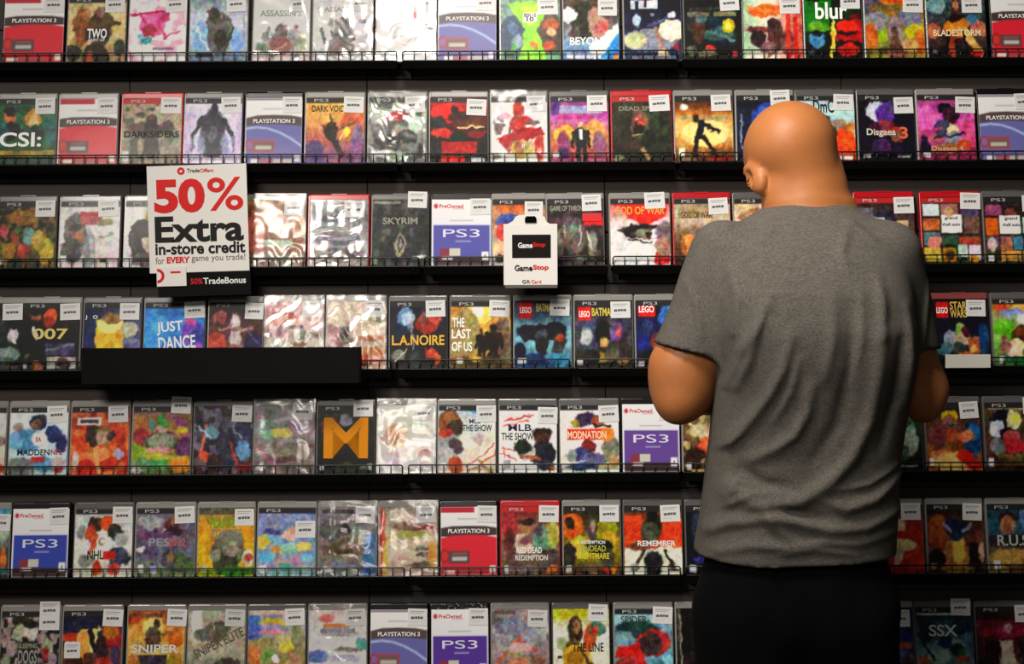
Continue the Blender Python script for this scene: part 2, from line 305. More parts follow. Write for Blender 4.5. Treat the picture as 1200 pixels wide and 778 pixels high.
ROWS[2] = [
 (-5,66,'G','green crime drama case with a man and blonde woman',
  'g 364 375 374 142|e .2 .3 .1 .13 c85|e .2 .2 .1 .07 321|e .6 .32 .13 .16 c94|e .6 .36 .08 .11 db8|e .2 .5 .18 .14 123|e .62 .52 .2 .12 354|e .05 .55 .12 .2 177|e .93 .5 .12 .2 177|r 0 .79 1 .88 a93|e .5 .95 .4 .05 253|e .85 .2 .14 .1 475|r 0 .46 1 .48 355',
  [('CSI:',.4,.62,.72,'fff',.22)],{'strip':1}),
 (67,138,'P','red and white pre-owned sleeve beside the red shelled case','',[],{'grey':1}),
 (140,214,'R','red shelled case with a dark armoured rider on tan',
  'g a98 ba9 998 987|n 665 .3 6 8|e .5 .34 .1 .1 432|e .5 .5 .2 .14 433|e .25 .45 .14 .1 765|e .75 .45 .12 .1 655|e .5 .72 .12 .2 433|l .4 .75 .35 .95 .05 433|l .6 .75 .65 .95 .05 433|e .5 .3 .04 .02 c43|r .02 .8 .12 .96 ccc',
  [('DARKSIDERS',.5,.55,.92,'221',.1)],{'strip':2}),
 (214,284,'G','lilac white case with a tall dark symmetrical figure',
  'h cbd dde cbd|e .5 .55 .22 .38 556|e .5 .18 .05 .16 334|e .5 .4 .22 .16 445|l .3 .32 .14 .6 .07 334|l .7 .32 .86 .6 .07 334|l .14 .6 .14 .8 .04 88a|l .86 .6 .86 .8 .04 88a|e .5 .75 .2 .18 334|e .5 .55 .08 .12 778|e .3 .7 .07 .16 99b|e .7 .7 .07 .16 99b|r .1 .9 .9 .96 bbc',
  [],{'strip':1}),
 (286,355,'B','lavender arc pre-owned sleeve beside the orange purple case','',[],{}),
 (356,428,'G','orange case fading to purple with a dark flying figure',
  'g db6 da6 b76 758|e .8 .4 .2 .2 c75|e .15 .85 .2 .2 648|e .5 .9 .2 .1 968|e .45 .5 .12 .14 432|l .45 .42 .42 .25 .04 543|l .35 .5 .28 .42 .04 543|l .45 .6 .62 .85 .1 433|l .5 .5 .8 .4 .04 765|e .7 .52 .06 .08 fd5|l .66 .5 .6 .65 .03 ed6|e .9 .7 .12 .3 979',
  [('DARK VOID',.38,.17,.56,'431',.1)],{'strip':1}),
 (430,501,'G','ash grey case with a red torn title mark',
  'g aba bba 999 777|n 666 .4 4 12|e .35 .7 .22 .14 555|e .7 .6 .16 .1 444|e .2 .5 .14 .14 888|l .5 .7 .75 .5 .05 333|e .9 .8 .06 .1 444|e .25 .85 .2 .05 ddd|e .5 .25 .14 .06 c34|r .3 .3 .6 .36 c45|e .8 .4 .12 .14 cdc|e .5 .9 .2 .08 aba',
  [],{'strip':1,'wrap':.18}),
 (502,573,'G','black and red streaked case, white slash across it',
  'g d32 622 332 221|e .3 .25 .3 .14 e32|e .5 .3 .2 .08 532|e .42 .2 .06 .06 321|e .15 .4 .14 .1 444|e .75 .38 .3 .07 743|l .5 .46 .9 .45 .035 eca|e .2 .55 .2 .08 d54|e .8 .56 .2 .06 933|e .5 .6 .16 .06 243|r .2 .68 .82 .86 b33|r .2 .9 .6 1 c32|e .1 .8 .1 .1 444|r .7 .92 .95 1 ccc',
  [],{'strip':1,'st':(.8,.16)}),
 (574,643,'G','white case with a red sprawling swordsman shape',
  'g ddd eee eed|e .5 .2 .09 .12 b43|e .55 .42 .22 .14 c43|p b33 .1 .62 .5 .5 .9 .45 .95 .6 .6 .68 .3 .86|l .3 .55 .5 .3 .04 977|e .15 .45 .1 .12 988|l .15 .6 .3 .4 .05 eee|e .55 .8 .2 .14 cb6|e .5 .78 .1 .1 a75|e .85 .8 .1 .2 c54|e .25 .3 .12 .05 dab|e .75 .4 .14 .04 877|e .7 .75 .06 .06 db9|e .1 .92 .1 .05 999',
  [],{'strip':1,'wrap':.12}),
 (644,715,'G','pink and purple case, man in dark suit centred',
  'g 958 b6a c85 a57|e .25 .6 .2 .16 db5|e .75 .55 .2 .18 da6|e .22 .72 .12 .2 957|e .85 .75 .12 .2 968|e .2 .88 .1 .1 647|f .52 .38 1.12 333 cb9|r .49 .5 .55 .66 dde|r .15 .14 .9 .26 aac|r .1 .28 .75 .34 b48|e .1 .2 .08 .1 649|r .03 .85 .14 .93 ddd',
  [],{'strip':1}),
 (716,789,'R','red shelled case with a pale green grimacing face',
  'g 443 443 332|e .46 .42 .16 .22 765|e .45 .38 .12 .08 a54|e .46 .5 .1 .12 320|e .42 .36 .03 .02 eba|e .5 .42 .08 .03 c65|l .35 .58 .6 .6 .03 a97|l .4 .7 .62 .95 .08 a86|e .4 .75 .12 .08 543|e .7 .7 .2 .2 332|e .1 .94 .1 .04 998',
  [('DEAD SPACE',.5,.19,.76,'887',.07)],{'strip':2}),
 (790,861,'G','golden case with a man in black leaning to one side',
  'g 321 b73 ec8 c95 532|e .5 .58 .4 .2 fd9|r .05 .3 .95 .38 ba7|l .45 .4 .4 .6 .12 223|e .36 .34 .06 .07 432|l .5 .44 .75 .55 .06 223|l .36 .62 .34 .95 .08 321|l .48 .6 .72 .95 .09 321|r .05 .94 .35 1 876|r .6 .94 .95 1 922|r .06 .8 .16 .92 ddc|e .16 .17 .08 .05 ddd',
  [],{'strip':1}),
 (862,932,'G','deep blue case behind the bald head',
  'g 223 235 224|e .6 .4 .35 .3 35a|e .55 .3 .2 .14 57c|e .4 .6 .1 .14 88a|l .08 .3 .08 .8 .03 99a',
  [],{'strip':1,'st':(.78,.04)}),
 (933,1004,'G','pale teal and orange case beside the bald head',
  'g bcc bdd cba c52|e .75 .72 .25 .22 e62|e .6 .85 .3 .14 d52|e .4 .55 .1 .1 cba|f .52 .3 1 443 543|e .15 .3 .2 .2 bcd|e .7 .45 .14 .08 a98|r .6 .92 .95 .98 ddd|e .9 .5 .1 .08 c85',
  [('DmC',.47,.17,.36,'222',.2)],{'strip':1}),
 (1005,1074,'G','black case with a purple crested creature shape',
  'g 222 213 213 112|e .38 .25 .24 .16 ccd|e .48 .3 .16 .2 649|e .6 .16 .08 .1 547|e .48 .5 .2 .12 945|e .3 .5 .12 .1 635|e .65 .55 .1 .08 b54|e .7 .64 .12 .1 965|e .4 .78 .16 .12 536|e .7 .82 .1 .12 314|l .3 .7 .22 .9 .06 435|l .62 .72 .8 .92 .05 425|r .06 .9 .2 .96 bbb|r .68 .92 .9 .96 aaa',
  [('Disgaea',.4,.58,.52,'ccb',.13),('3',.8,.58,.15,'d64',.18)],{'strip':1,'st':(.82,.16)}),
 (1075,1145,'G','pink and magenta case with two swirling figures',
  'g a58 c6a b68 835|e .15 .35 .16 .2 d7b|e .9 .6 .16 .2 d69|e .5 .22 .13 .1 223|e .58 .32 .16 .12 534|e .42 .5 .14 .14 557|e .6 .55 .1 .1 dc9|e .62 .68 .14 .14 99a|l .05 .58 .4 .5 .04 b46|l .3 .65 .8 .6 .05 445|e .5 .82 .3 .07 a75|e .8 .78 .12 .08 b53|e .1 .78 .1 .14 324|r .06 .88 .2 .95 ddd',
  [('Disgaea 4',.5,.83,.56,'c97',.1)],{'strip':1,'st':(.84,.16)}),
 (1147,1217,'B','lavender arc pre-owned sleeve beside the magenta figures case','',[],{}),
]
ROWS[3] = [
 (-5,66,'G','crowded olive and gold case full of small warriors',
  'g 332 552 663 442|n 973 .5 6 21|n 232 .45 7 22|e .42 .25 .28 .1 973|e .55 .52 .1 .14 8aa|e .3 .55 .08 .14 a54|e .7 .6 .1 .16 cb6|e .2 .75 .12 .14 a83|e .45 .75 .1 .12 b54|e .1 .45 .08 .1 b56|e .85 .75 .14 .2 ba4|e .35 .42 .06 .06 685|e .6 .85 .12 .1 763|r .02 .86 .12 .95 ccc',
  [],{'strip':1}),
 (67,142,'G','pale case with a dark-hooded face and red lettering',
  'g ccc ddd dcc|e .28 .5 .22 .34 777|e .3 .5 .12 .16 a87|e .32 .58 .06 .08 b74|e .28 .4 .1 .05 443|e .2 .75 .18 .2 666|e .5 .75 .1 .3 999|l .45 .3 .6 .9 .06 bbb|r .34 .16 .7 .36 b66|e .75 .34 .12 .06 997|e .8 .6 .2 .08 ccc|l .65 .55 .9 .5 .03 aaa|r .68 .86 .8 .93 555|r .03 .82 .12 .95 eee',
  [('Dynasty',.52,.2,.36,'c45',.09)],{'strip':1}),
 (144,214,'G','white case with a dark-haired face, half behind the offer sign',
  'g ddd ddd ccc|e .4 .55 .32 .3 433|e .5 .62 .2 .2 cba|e .44 .45 .3 .12 322|l .15 .5 .2 .9 .08 554|e .5 .2 .14 .1 bb6|e .4 .9 .3 .1 766|r .05 .85 .15 .95 eee',
  [('X',.48,.2,.24,'aa4',.2)],{'strip':1,'st':None}),
 (287,358,'G','glossy orange and cream wrapped case beside the offer sign',
  'g b96 b85 a75 998|n 854 .4 4 33|e .15 .5 .16 .3 c76|e .6 .6 .3 .1 964|r .3 .6 .8 .7 bcb|e .3 .1 .3 .05 964|e .5 .3 .2 .1 dba|r .05 .82 .8 .9 887',
  [],{'strip':0,'wrap':.13}),
 (360,433,'R','red shelled case under silvery crumpled film',
  'g 999 888 aaa 988|e .4 .3 .3 .06 667|e .5 .6 .4 .08 778|e .6 .8 .3 .08 656',
  [],{'strip':0,'wrap':.27,'st':(.76,.14)}),
 (434,503,'G','plain charcoal case with a pale diamond emblem',
  'g 555 444 444 444|n 666 .3 5 35|p 998 .5 .46 .63 .65 .5 .9 .37 .65|p 444 .5 .54 .58 .65 .5 .8 .42 .65|p aa9 .5 .58 .55 .66 .5 .76 .45 .66|r .02 .02 .5 .06 998|e .85 .86 .1 .02 ddd|r .03 .9 .1 .97 998',
  [('SKYRIM',.5,.32,.62,'998',.1)],{'strip':0,'st':(.8,.0)}),
 (504,577,'S','blue-violet panel pre-owned sleeve, third shelf','55a',[],{}),
 (578,639,'G','case with orange and violet blobs behind the gift card hanger',
  'g a86 c97 cba aaa|e .4 .12 .3 .1 c74|e .3 .35 .26 .12 56a|e .2 .5 .14 .12 c54|e .2 .75 .2 .14 db9|e .15 .9 .1 .06 443|e .6 .6 .3 .2 998',
  [],{'strip':1,'st':(.78,.16)}),
 (640,709,'G','dark metallic case with a red tab under its price label',
  'g 333 433 433 332|n 655 .45 6 41|e .45 .55 .24 .28 766|l .3 .4 .36 .7 .03 aa9|l .45 .35 .45 .6 .03 888|l .6 .4 .56 .7 .03 bbb|e .4 .65 .1 .1 876|e .2 .7 .08 .2 998|e .8 .68 .08 .2 998|l .7 .5 .8 .75 .03 ccc|e .48 .45 .08 .06 787|e .6 .9 .1 .05 777|r .65 .28 1 .4 d22',
  [('GAME OF THRONES',.38,.14,.66,'998',.08)],{'strip':1,'st':(.8,.06)}),
 (714,787,'G','white case with a red-painted eye close up',
  'g c33 dcc ddd ddd|p d32 .08 .05 .95 .05 .95 .28 .6 .42 .3 .3|p c33 1 .6 .85 .6 .7 .95 .78 1 1 1|e .55 .5 .35 .11 322|e .62 .54 .24 .07 998|e .75 .54 .07 .06 dde|e .66 .55 .06 .05 432|e .92 .52 .14 .16 877|l .15 .48 .4 .6 .03 333|l .3 .62 .7 .68 .03 433|e .9 .72 .14 .14 a87|r .05 .92 .5 .98 ccc',
  [('GOD OF WAR',.5,.18,.84,'da4',.12)],{'strip':1,'st':(.76,.03)}),
 (789,858,'R','red shelled sepia case by the man\'s shoulder',
  'g ba9 cba 753 421|r .08 .1 .7 .3 a97|e .4 .7 .3 .25 a73|e .3 .65 .12 .2 d95|e .75 .65 .2 .16 643|e .55 .5 .4 .06 876|e .5 .9 .2 .1 532',
  [('GOD OF WAR',.4,.25,.56,'632',.1)],{'strip':1,'st':(.8,.12)}),
 (860,929,'G','cream and gold case peeking over the grey shoulder',
  'g cb9 dca cb9 a97|e .4 .3 .3 .14 a86|e .7 .4 .2 .12 eed|e .5 .7 .4 .2 986',
  [],{'strip':1,'st':None}),
 (932,999,'G','case peeking out behind the man\'s collar',
  'g 889 999 888|e .5 .5 .3 .3 667',[],{'strip':1,'st':None}),
 (1002,1074,'R','red shelled collage case nearest the man\'s shoulder',
  'g 433 655 443|r .05 .15 .3 .4 778|r .35 .2 .65 .45 334|r .3 .3 .5 .6 ccc|r .52 .3 .66 .5 445|r .7 .35 .9 .75 ca8|r .72 .5 .86 .62 d85|r .4 .6 .68 .9 733|r .05 .5 .36 .9 565|e .8 .85 .12 .12 b62',
  [],{'strip':2,'st':(.84,.12)}),
 (1080,1152,'R','red shelled case with a comic-panel collage',
  'g 433 443 443|r .02 .1 .3 .28 cdd|r .33 .1 .62 .3 a77|r .66 .12 .98 .3 657|r .02 .32 .3 .5 b74|r .33 .26 .68 .54 eee|r .72 .3 .98 .55 865|r .02 .53 .3 .72 688|r .33 .58 .6 .72 465|r .62 .6 .98 .72 a54|e .2 .68 .12 .1 d98|r .02 .76 .3 .97 cb5|r .33 .76 .56 .97 b83|r .6 .72 .76 .9 bcb|r .78 .72 .98 .95 dcd|e .85 .92 .08 .06 e92|e .45 .86 .1 .08 542|e .46 .2 .08 .08 ca8',
  [('grand',.5,.32,.22,'222',.06),('theft auto',.5,.41,.3,'222',.05)],{'strip':2,'st':(.84,.06)}),
 (1153,1225,'G','grey shelled case with a comic-panel collage',
  'g 433 443 443|r .02 .12 .3 .28 957|r .33 .12 .6 .3 433|e .46 .24 .1 .1 854|r .02 .32 .24 .58 d73|r .26 .28 .62 .56 eee|r .66 .3 .98 .55 cdd|r .02 .6 .24 .8 757|e .12 .72 .08 .1 cbb|r .26 .6 .46 .82 a76|r .48 .6 .64 .8 58a|r .7 .6 .98 .8 bba|r .26 .82 .6 .97 c95|r .64 .82 .98 .97 da4|r .04 .88 .14 .97 eee',
  [('grand',.46,.33,.22,'222',.06),('theft auto',.46,.42,.3,'222',.05)],{'strip':1,'st':(.84,.1)}),
]
ROWS[4] = [
 (-46,26,'G','dark case with a pale curl shape at the shelf end',
  'g 222 233 122|e .85 .5 .1 .1 ccc|l .8 .4 .9 .6 .04 ddd|e .8 .75 .2 .1 899|e .7 .85 .2 .06 566|r .6 .93 .95 .98 655|e .5 .4 .3 .2 344',
  [],{'strip':1,'st':(.84,.13)}),
 (22,94,'G','black case with a tuxedoed man and gold title',
  'g 322 221 211|e .24 .22 .1 .13 a75|e .24 .14 .09 .05 221|e .22 .6 .22 .35 111|l .2 .35 .26 .55 .05 ddd|e .5 .2 .12 .14 d63|e .46 .3 .1 .1 a42|r .42 .6 .92 .78 557|l .45 .7 .9 .62 .05 889|r .46 .8 .95 .98 bbb|e .75 .9 .1 .1 544|e .3 .94 .1 .08 a75|e .12 .8 .05 .05 764|r .05 .9 .12 .98 bbb',
  [('007',.5,.46,.6,'dc7',.16)],{'strip':1,'st':(.83,.13)}),
 (95,165,'G','gold and indigo desert case half behind the black tray',
  'h 235 347 668|p eb4 .22 .25 .7 .25 .74 1 .22 1|e .46 .32 .24 .14 fe9|e .5 .22 .2 .1 975|e .8 .4 .14 .12 bba|e .85 .6 .14 .1 88a|r .75 .6 1 1 779|e .5 .8 .3 .2 db4|e .1 .75 .12 .25 337',
  [('J   O',.13,.22,.22,'eee',.07)],{'strip':1,'st':(.8,.13)}),
 (166,241,'G','bright blue dance case half behind the black tray',
  'g 38c 49d 48c 36a|e .15 .4 .2 .3 5ae|e .8 .45 .2 .2 85b|e .9 .55 .16 .2 45a|e .75 .28 .1 .06 c6a|e .3 .75 .14 .1 b5a|e .85 .75 .16 .12 a6b',
  [('JUST',.42,.38,.44,'eee',.2,-5),('DANCE',.55,.6,.62,'eee',.2,-5)],{'strip':1,'st':(.84,.11)}),
 (242,308,'G','plum case with a red sphere half behind the black tray',
  'g 322 644 855 433|e .2 .22 .14 .1 a66|e .15 .6 .18 .14 b54|e .5 .45 .1 .28 cbb|l .48 .2 .5 .7 .04 dcc|l .2 .4 .8 .4 .05 a88|e .85 .62 .2 .18 436|l .65 .4 .95 .6 .02 779|e .5 .75 .16 .12 a77',
  [],{'strip':1,'st':(.84,.13)}),
 (309,380,'G','silvery pink wrapped case half behind the black tray',
  'g c99 dbb ccb bba|e .3 .25 .3 .12 c76|r .25 .35 .65 .4 433|e .7 .5 .25 .05 998|e .6 .65 .2 .06 a86|e .2 .45 .2 .08 b89',
  [],{'strip':0,'wrap':.55}),
 (381,453,'G','cream wrapped case with faint scribble, ends the black tray',
  'g cba dcb cba ca8|e .3 .5 .12 .16 877|e .4 .6 .08 .06 998|l .3 .4 .4 .65 .02 544|e .75 .55 .2 .05 b74|e .8 .75 .2 .08 c85|e .7 .88 .25 .07 c64|e .1 .6 .14 .3 b88|e .8 .25 .2 .06 997',
  [],{'strip':0,'wrap':.4}),
 (455,525,'G','dark blue and red case with a gold two-word title',
  'g 223 334 322 221|e .28 .28 .13 .2 79b|e .3 .26 .08 .1 bcd|e .2 .45 .14 .1 245|e .65 .35 .2 .14 a43|e .8 .28 .12 .06 c54|e .6 .25 .06 .1 855|l .4 .2 .42 .9 .03 aaa|e .75 .85 .14 .14 c63|l .62 .7 .7 .95 .04 b33|e .15 .8 .12 .1 887|l .1 .9 .3 .7 .03 bbb|e .45 .85 .1 .14 455|r .55 .85 .8 .98 221',
  [('L.A.NOIRE',.5,.58,.92,'eb4',.15)],{'strip':1}),
 (526,600,'G','sunlit gold case with two dark walkers',
  'g b84 da5 ca6 653|e .45 .2 .22 .16 fd7|e .45 .15 .1 .1 ffd|e .85 .6 .2 .3 765|e .25 .5 .24 .4 a96|f .52 .42 .95 321 321|f .72 .34 1.05 321 321|e .5 .9 .4 .08 653|e .4 .85 .1 .06 ca5|e .9 .35 .1 .12 876|r .1 .86 .2 .94 ddd',
  [('THE',.13,.32,.2,'fff',.14),('LAST',.18,.49,.32,'fff',.14),('OF US',.19,.68,.34,'fff',.14)],{'strip':1}),
 (601,671,'G','pale blue case with a broad black shape over blue bricks',
  'g 345 79a 8bc 356|e .28 .47 .22 .13 223|e .7 .46 .22 .14 223|e .48 .52 .16 .18 222|e .48 .52 .1 .1 556|e .48 .68 .12 .14 333|e .8 .6 .12 .12 643|e .8 .55 .06 .06 a53|e .78 .72 .1 .08 455|e .3 .9 .3 .1 247|e .8 .88 .2 .1 48a|e .1 .75 .1 .15 124|r .06 .86 .2 .94 ddd|r .08 .02 .32 .26 d22',
  [('LEGO',.2,.14,.2,'fff',.09),('BATMAN',.55,.1,.32,'cb4',.12)],{'strip':0,'st':(.8,.1)}),
 (672,743,'G','grey violet case with brick-toy figures and yellow title',
  'g 433 556 555 332|p 557 .15 .35 .35 .3 .4 .7 .1 .75|p 769 .62 .35 .8 .32 .85 .6 .6 .62|e .2 .55 .1 .12 bbb|e .48 .5 .13 .2 222|e .5 .62 .08 .08 ca7|e .75 .5 .08 .12 85a|e .75 .45 .05 .08 c76|e .5 .85 .2 .08 a95|e .3 .85 .14 .12 333|e .65 .8 .14 .1 776|e .85 .7 .1 .2 544|e .85 .9 .1 .06 985|r .04 .88 .14 .96 ccc|r .06 .1 .28 .3 d22',
  [('LEGO',.17,.2,.18,'fff',.09),('BATMAN',.5,.17,.4,'dc4',.12)],{'strip':1,'st':(.8,.14)}),
 (744,815,'G','midnight blue case with a red square by the arm',
  'g 112 225 238 112|e .6 .25 .2 .2 47b|e .7 .15 .14 .08 8ac|e .4 .6 .14 .14 844|e .42 .58 .06 .06 c97|e .2 .4 .08 .14 447|e .25 .85 .2 .1 122|r .03 .9 .14 .98 bbb|r .04 .02 .34 .24 d22|e .35 .7 .06 .06 a64',
  [('LEGO',.19,.13,.26,'fff',.1)],{'strip':1,'st':None}),
 (1092,1161,'G','dark case with brick-toy crowd over a white shelf strip',
  'g 322 213 134 221|e .3 .6 .14 .16 99a|e .5 .45 .1 .1 8a5|e .55 .6 .14 .1 ba8|e .75 .7 .14 .14 a64|e .7 .75 .06 .06 db7|e .45 .75 .1 .1 455|e .9 .6 .1 .25 157|e .2 .75 .14 .1 578|e .6 .85 .16 .06 b72|e .6 .5 .08 .08 624|r .08 .05 .3 .28 c22',
  [('LEGO',.19,.17,.2,'fff',.09),('STAR',.48,.1,.3,'db5',.12),('WARS',.48,.22,.3,'db5',.12)],{'strip':0,'st':(.79,.14),'tint':'a44'}),
 (1163,1234,'G','bright green and yellow case at the fourth shelf\'s far end',
  'g c83 9a7 8b5 574|e .15 .15 .12 .08 c53|e .5 .14 .2 .08 db6|e .4 .22 .3 .06 89c|e .2 .45 .18 .14 7b3|e .5 .55 .18 .14 643|e .5 .5 .1 .06 853|e .4 .75 .2 .14 dca|e .2 .7 .1 .14 976|e .7 .8 .2 .1 584|e .4 .92 .3 .06 375|e .6 .3 .2 .1 cdc|r .08 .86 .18 .96 dee',
  [],{'strip':1,'st':None}),
]
ROWS[5] = [
 (-63,7,'G','white case cut by the frame on the fifth shelf',
  'g ddd ddc cba|e .9 .5 .2 .05 a98|e .9 .9 .15 .06 b54',[],{'strip':1,'wrap':.3,'st':None}),
 (9,80,'G','white case with a football player in blue',
  'g ddd cde bcc|e .48 .22 .14 .12 445|e .45 .26 .07 .07 976|e .3 .5 .3 .18 69b|e .1 .5 .12 .14 8bd|e .75 .4 .16 .14 347|e .9 .55 .1 .14 447|e .2 .88 .24 .14 888|e .6 .85 .2 .1 69b|e .85 .85 .14 .1 cbb|e .5 .48 .13 .11 ddd|e .5 .48 .09 .07 eee|r .38 .74 .62 .82 b44|e .15 .3 .1 .06 a99|e .85 .93 .1 .04 b55',
  [('EA',.5,.48,.09,'b33',.07),('MADDEN',.42,.67,.56,'222',.09),('NFL',.82,.67,.2,'a33',.08)],{'strip':1}),
 (81,152,'G','fiery orange case with a shouting fighter',
  'g 833 c53 c52 b42|n d85 .45 4 52|e .38 .42 .16 .16 543|e .55 .42 .14 .14 975|e .52 .46 .1 .1 ba8|e .7 .45 .08 .06 544|e .5 .7 .2 .1 d96|l .45 .6 .48 .95 .08 ea7|e .25 .9 .2 .12 c31|e .7 .85 .14 .1 c42|e .85 .7 .08 .07 bbc|e .08 .8 .06 .14 ccb|r .1 .16 .52 .27 ddd|r .15 .19 .47 .24 655',
  [],{'strip':1}),
 (153,224,'G','multicoloured kaleidoscope case with a grey rounded plaque',
  'g 977 a85 993 674|p b85 0 .15 .3 .12 .25 .3 0 .45|p 59a .22 .12 .4 .3 .3 .35|p 5a5 .5 .1 .66 .3 .38 .28|p a69 .7 .1 1 .3 1 .5 .75 .4|e .15 .45 .14 .14 a45|e .12 .7 .2 .12 9a3|e .9 .6 .16 .16 747|e .85 .35 .12 .06 cb3|e .2 .85 .2 .1 797|e .5 .85 .2 .08 6a6|e .85 .85 .2 .12 d93|e .5 .75 .3 .04 bb4|e .1 .95 .1 .05 ccc|e .5 .52 .3 .17 655|e .5 .5 .25 .12 998|e .5 .65 .24 .05 c99|e .5 .34 .1 .04 cba',
  [],{'strip':1,'st':(.82,-.02)}),
 (225,297,'G','dark smoky case with a grey-armoured soldier',
  'g 544 445 434 533|n 889 .35 5 55|e .55 .6 .16 .36 445|e .55 .28 .09 .1 667|l .2 .3 .12 .75 .06 c75|e .2 .75 .1 .1 c64|e .8 .45 .14 .2 557|e .85 .65 .12 .14 79b|e .3 .4 .14 .1 79a|l .05 .3 .3 .5 .03 bcd|l .6 .55 .75 .9 .05 a54|e .85 .9 .14 .06 a33|e .35 .85 .12 .14 433|e .1 .85 .08 .08 766|l .65 .3 .8 .5 .04 99a',
  [],{'strip':0}),
 (296,369,'G','silver wrapped case with a faint rainbow smudge',
  'g 999 a9a 998 877|e .25 .35 .2 .14 8ba|e .45 .4 .16 .08 dc7|e .35 .3 .2 .05 899|l .05 .6 .4 .95 .08 b89|e .7 .6 .3 .06 877|e .6 .8 .3 .05 755|e .12 .92 .08 .04 eee',
  [],{'strip':0,'wrap':.5,'st':(.8,.08)}),
 (370,440,'G','black case with a huge orange block letter',
  'g 443 332 221|e .2 .3 .14 .14 855|e .5 .92 .2 .06 453|e .8 .92 .08 .04 675|r .12 .12 .9 .18 554|e .5 .22 .12 .08 99a|r .05 .88 .12 .96 ddd|r .88 .86 .96 .95 ccc',
  [('M',.5,.48,.78,'d80',.6)],{'strip':1,'st':(.8,.04),'tint':'666'}),
 (441,511,'G','white peach wrapped case beside the orange letter case',
  'g eed edc eee ddd|e .3 .45 .2 .2 db9|e .25 .5 .14 .1 ca8|e .1 .5 .1 .06 cbb|e .7 .3 .2 .05 bcb|e .5 .7 .4 .06 ecc|e .8 .7 .12 .08 dbb|e .3 .85 .2 .06 dcd',
  [],{'strip':0,'wrap':.6}),
 (512,582,'G','white baseball case with a catcher and red stitches',
  'g bcd ddc dcb|e .18 .25 .18 .2 964|e .3 .35 .14 .12 543|e .15 .55 .2 .14 aaa|e .3 .62 .14 .12 655|e .15 .8 .2 .16 bbb|e .3 .9 .14 .14 b63|e .12 .42 .14 .05 c53|e .65 .08 .2 .05 59c|l .5 .95 .95 .6 .08 eed|l .5 .9 .98 .6 .015 c33|l .56 .98 1 .68 .015 c43|e .7 .5 .1 .08 cbb|r .04 .85 .14 .95 eee|l .7 .8 .95 .98 .05 a96',
  [('MLB',.64,.24,.2,'335',.07),('THE SHOW',.68,.34,.52,'444',.1)],{'strip':1,'st':(.84,.13)}),
 (583,654,'G','white baseball case with a capped player in navy',
  'g ddd eee ddd|e .75 .42 .18 .08 222|e .75 .5 .14 .1 643|e .75 .72 .24 .18 334|e .5 .7 .14 .12 bbb|e .4 .62 .16 .1 343|l .4 .75 .7 .8 .07 a64|e .8 .9 .14 .1 445|l .1 .22 .6 .16 .03 d55|l .08 .3 .5 .24 .03 d77|l .02 .64 .25 .68 .02 c44|l .02 .72 .3 .8 .02 c44|l .05 .6 .1 .8 .02 d66|e .4 .92 .14 .07 eee|e .9 .95 .06 .04 a63|r .08 .82 .2 .94 bbb|r .45 .0 .98 .08 47b',
  [('MLB',.36,.34,.4,'335',.1),('THE SHOW',.32,.47,.56,'444',.11)],{'strip':1,'st':(.84,.16)}),
 (655,727,'G','white racing case with cartoon karts and orange title',
  'g ddd edd cdc|e .45 .22 .2 .1 546|e .25 .28 .08 .06 994|e .65 .26 .1 .08 a64|l .6 .3 .85 .32 .05 333|e .5 .62 .12 .1 833|e .35 .75 .2 .1 558|e .6 .8 .24 .09 779|e .85 .65 .14 .2 887|e .9 .85 .1 .1 b97|e .2 .75 .1 .1 999|e .4 .92 .3 .05 457|e .75 .92 .1 .05 cb9|r .12 .36 .84 .52 d53|e .8 .45 .12 .1 e83',
  [('MODNATION',.46,.45,.66,'fdb',.11)],{'strip':1,'st':(.84,.14)}),
 (728,798,'S','purple panel pre-owned sleeve under the man\'s elbow','649',[],{}),
 (799,870,'G','gold and brown battle case below the man\'s elbow',
  'g 653 875 643 321|n ba7 .4 6 61|e .4 .6 .14 .14 c64|e .38 .58 .08 .08 e85|e .3 .4 .2 .1 cb9|e .2 .75 .2 .1 432|l .1 .3 .5 .5 .04 dca|r .05 .87 .14 .97 eee',
  [],{'strip':1,'st':None}),
 (1013,1083,'G','murky case with a pale green skull-like blur',
  'g 222 343 332 211|e .75 .45 .16 .22 798|e .8 .6 .14 .2 9a9|e .72 .3 .1 .1 453|e .65 .75 .12 .14 565|r .6 .92 .9 .96 999',
  [],{'strip':1,'st':None}),
 (1085,1152,'G','amber case with a yellow-topped blur on the fifth shelf',
  'g 433 643 853 a64|e .45 .2 .16 .1 cb2|e .45 .3 .14 .12 965|e .45 .34 .12 .03 446|e .45 .5 .2 .1 a53|e .2 .5 .16 .2 744|e .85 .55 .16 .25 157|e .88 .45 .1 .1 27a|e .75 .5 .14 .08 c86|e .25 .78 .2 .08 c85|e .5 .88 .4 .14 db7|e .7 .8 .16 .1 c32|e .85 .9 .12 .1 b31|r .04 .82 .12 .92 eee',
  [],{'strip':1}),
 (1154,1225,'G','case with white and red shapes at the fifth shelf\'s end',
  'g 764 543 643 432|e .3 .25 .2 .14 223|e .5 .25 .14 .14 cc9|e .55 .24 .08 .07 dd5|e .2 .4 .14 .14 ccd|e .4 .45 .16 .08 111|e .45 .5 .14 .1 a55|e .8 .5 .12 .12 ccb|e .5 .65 .2 .1 b34|e .2 .65 .14 .12 888|r .2 .76 .7 .84 764|e .5 .9 .4 .06 653|e .75 .75 .1 .1 c96|r .03 .82 .12 .95 ddd|r .05 .07 .95 .1 ba8',
  [],{'strip':1,'st':(.85,.05)}),
]
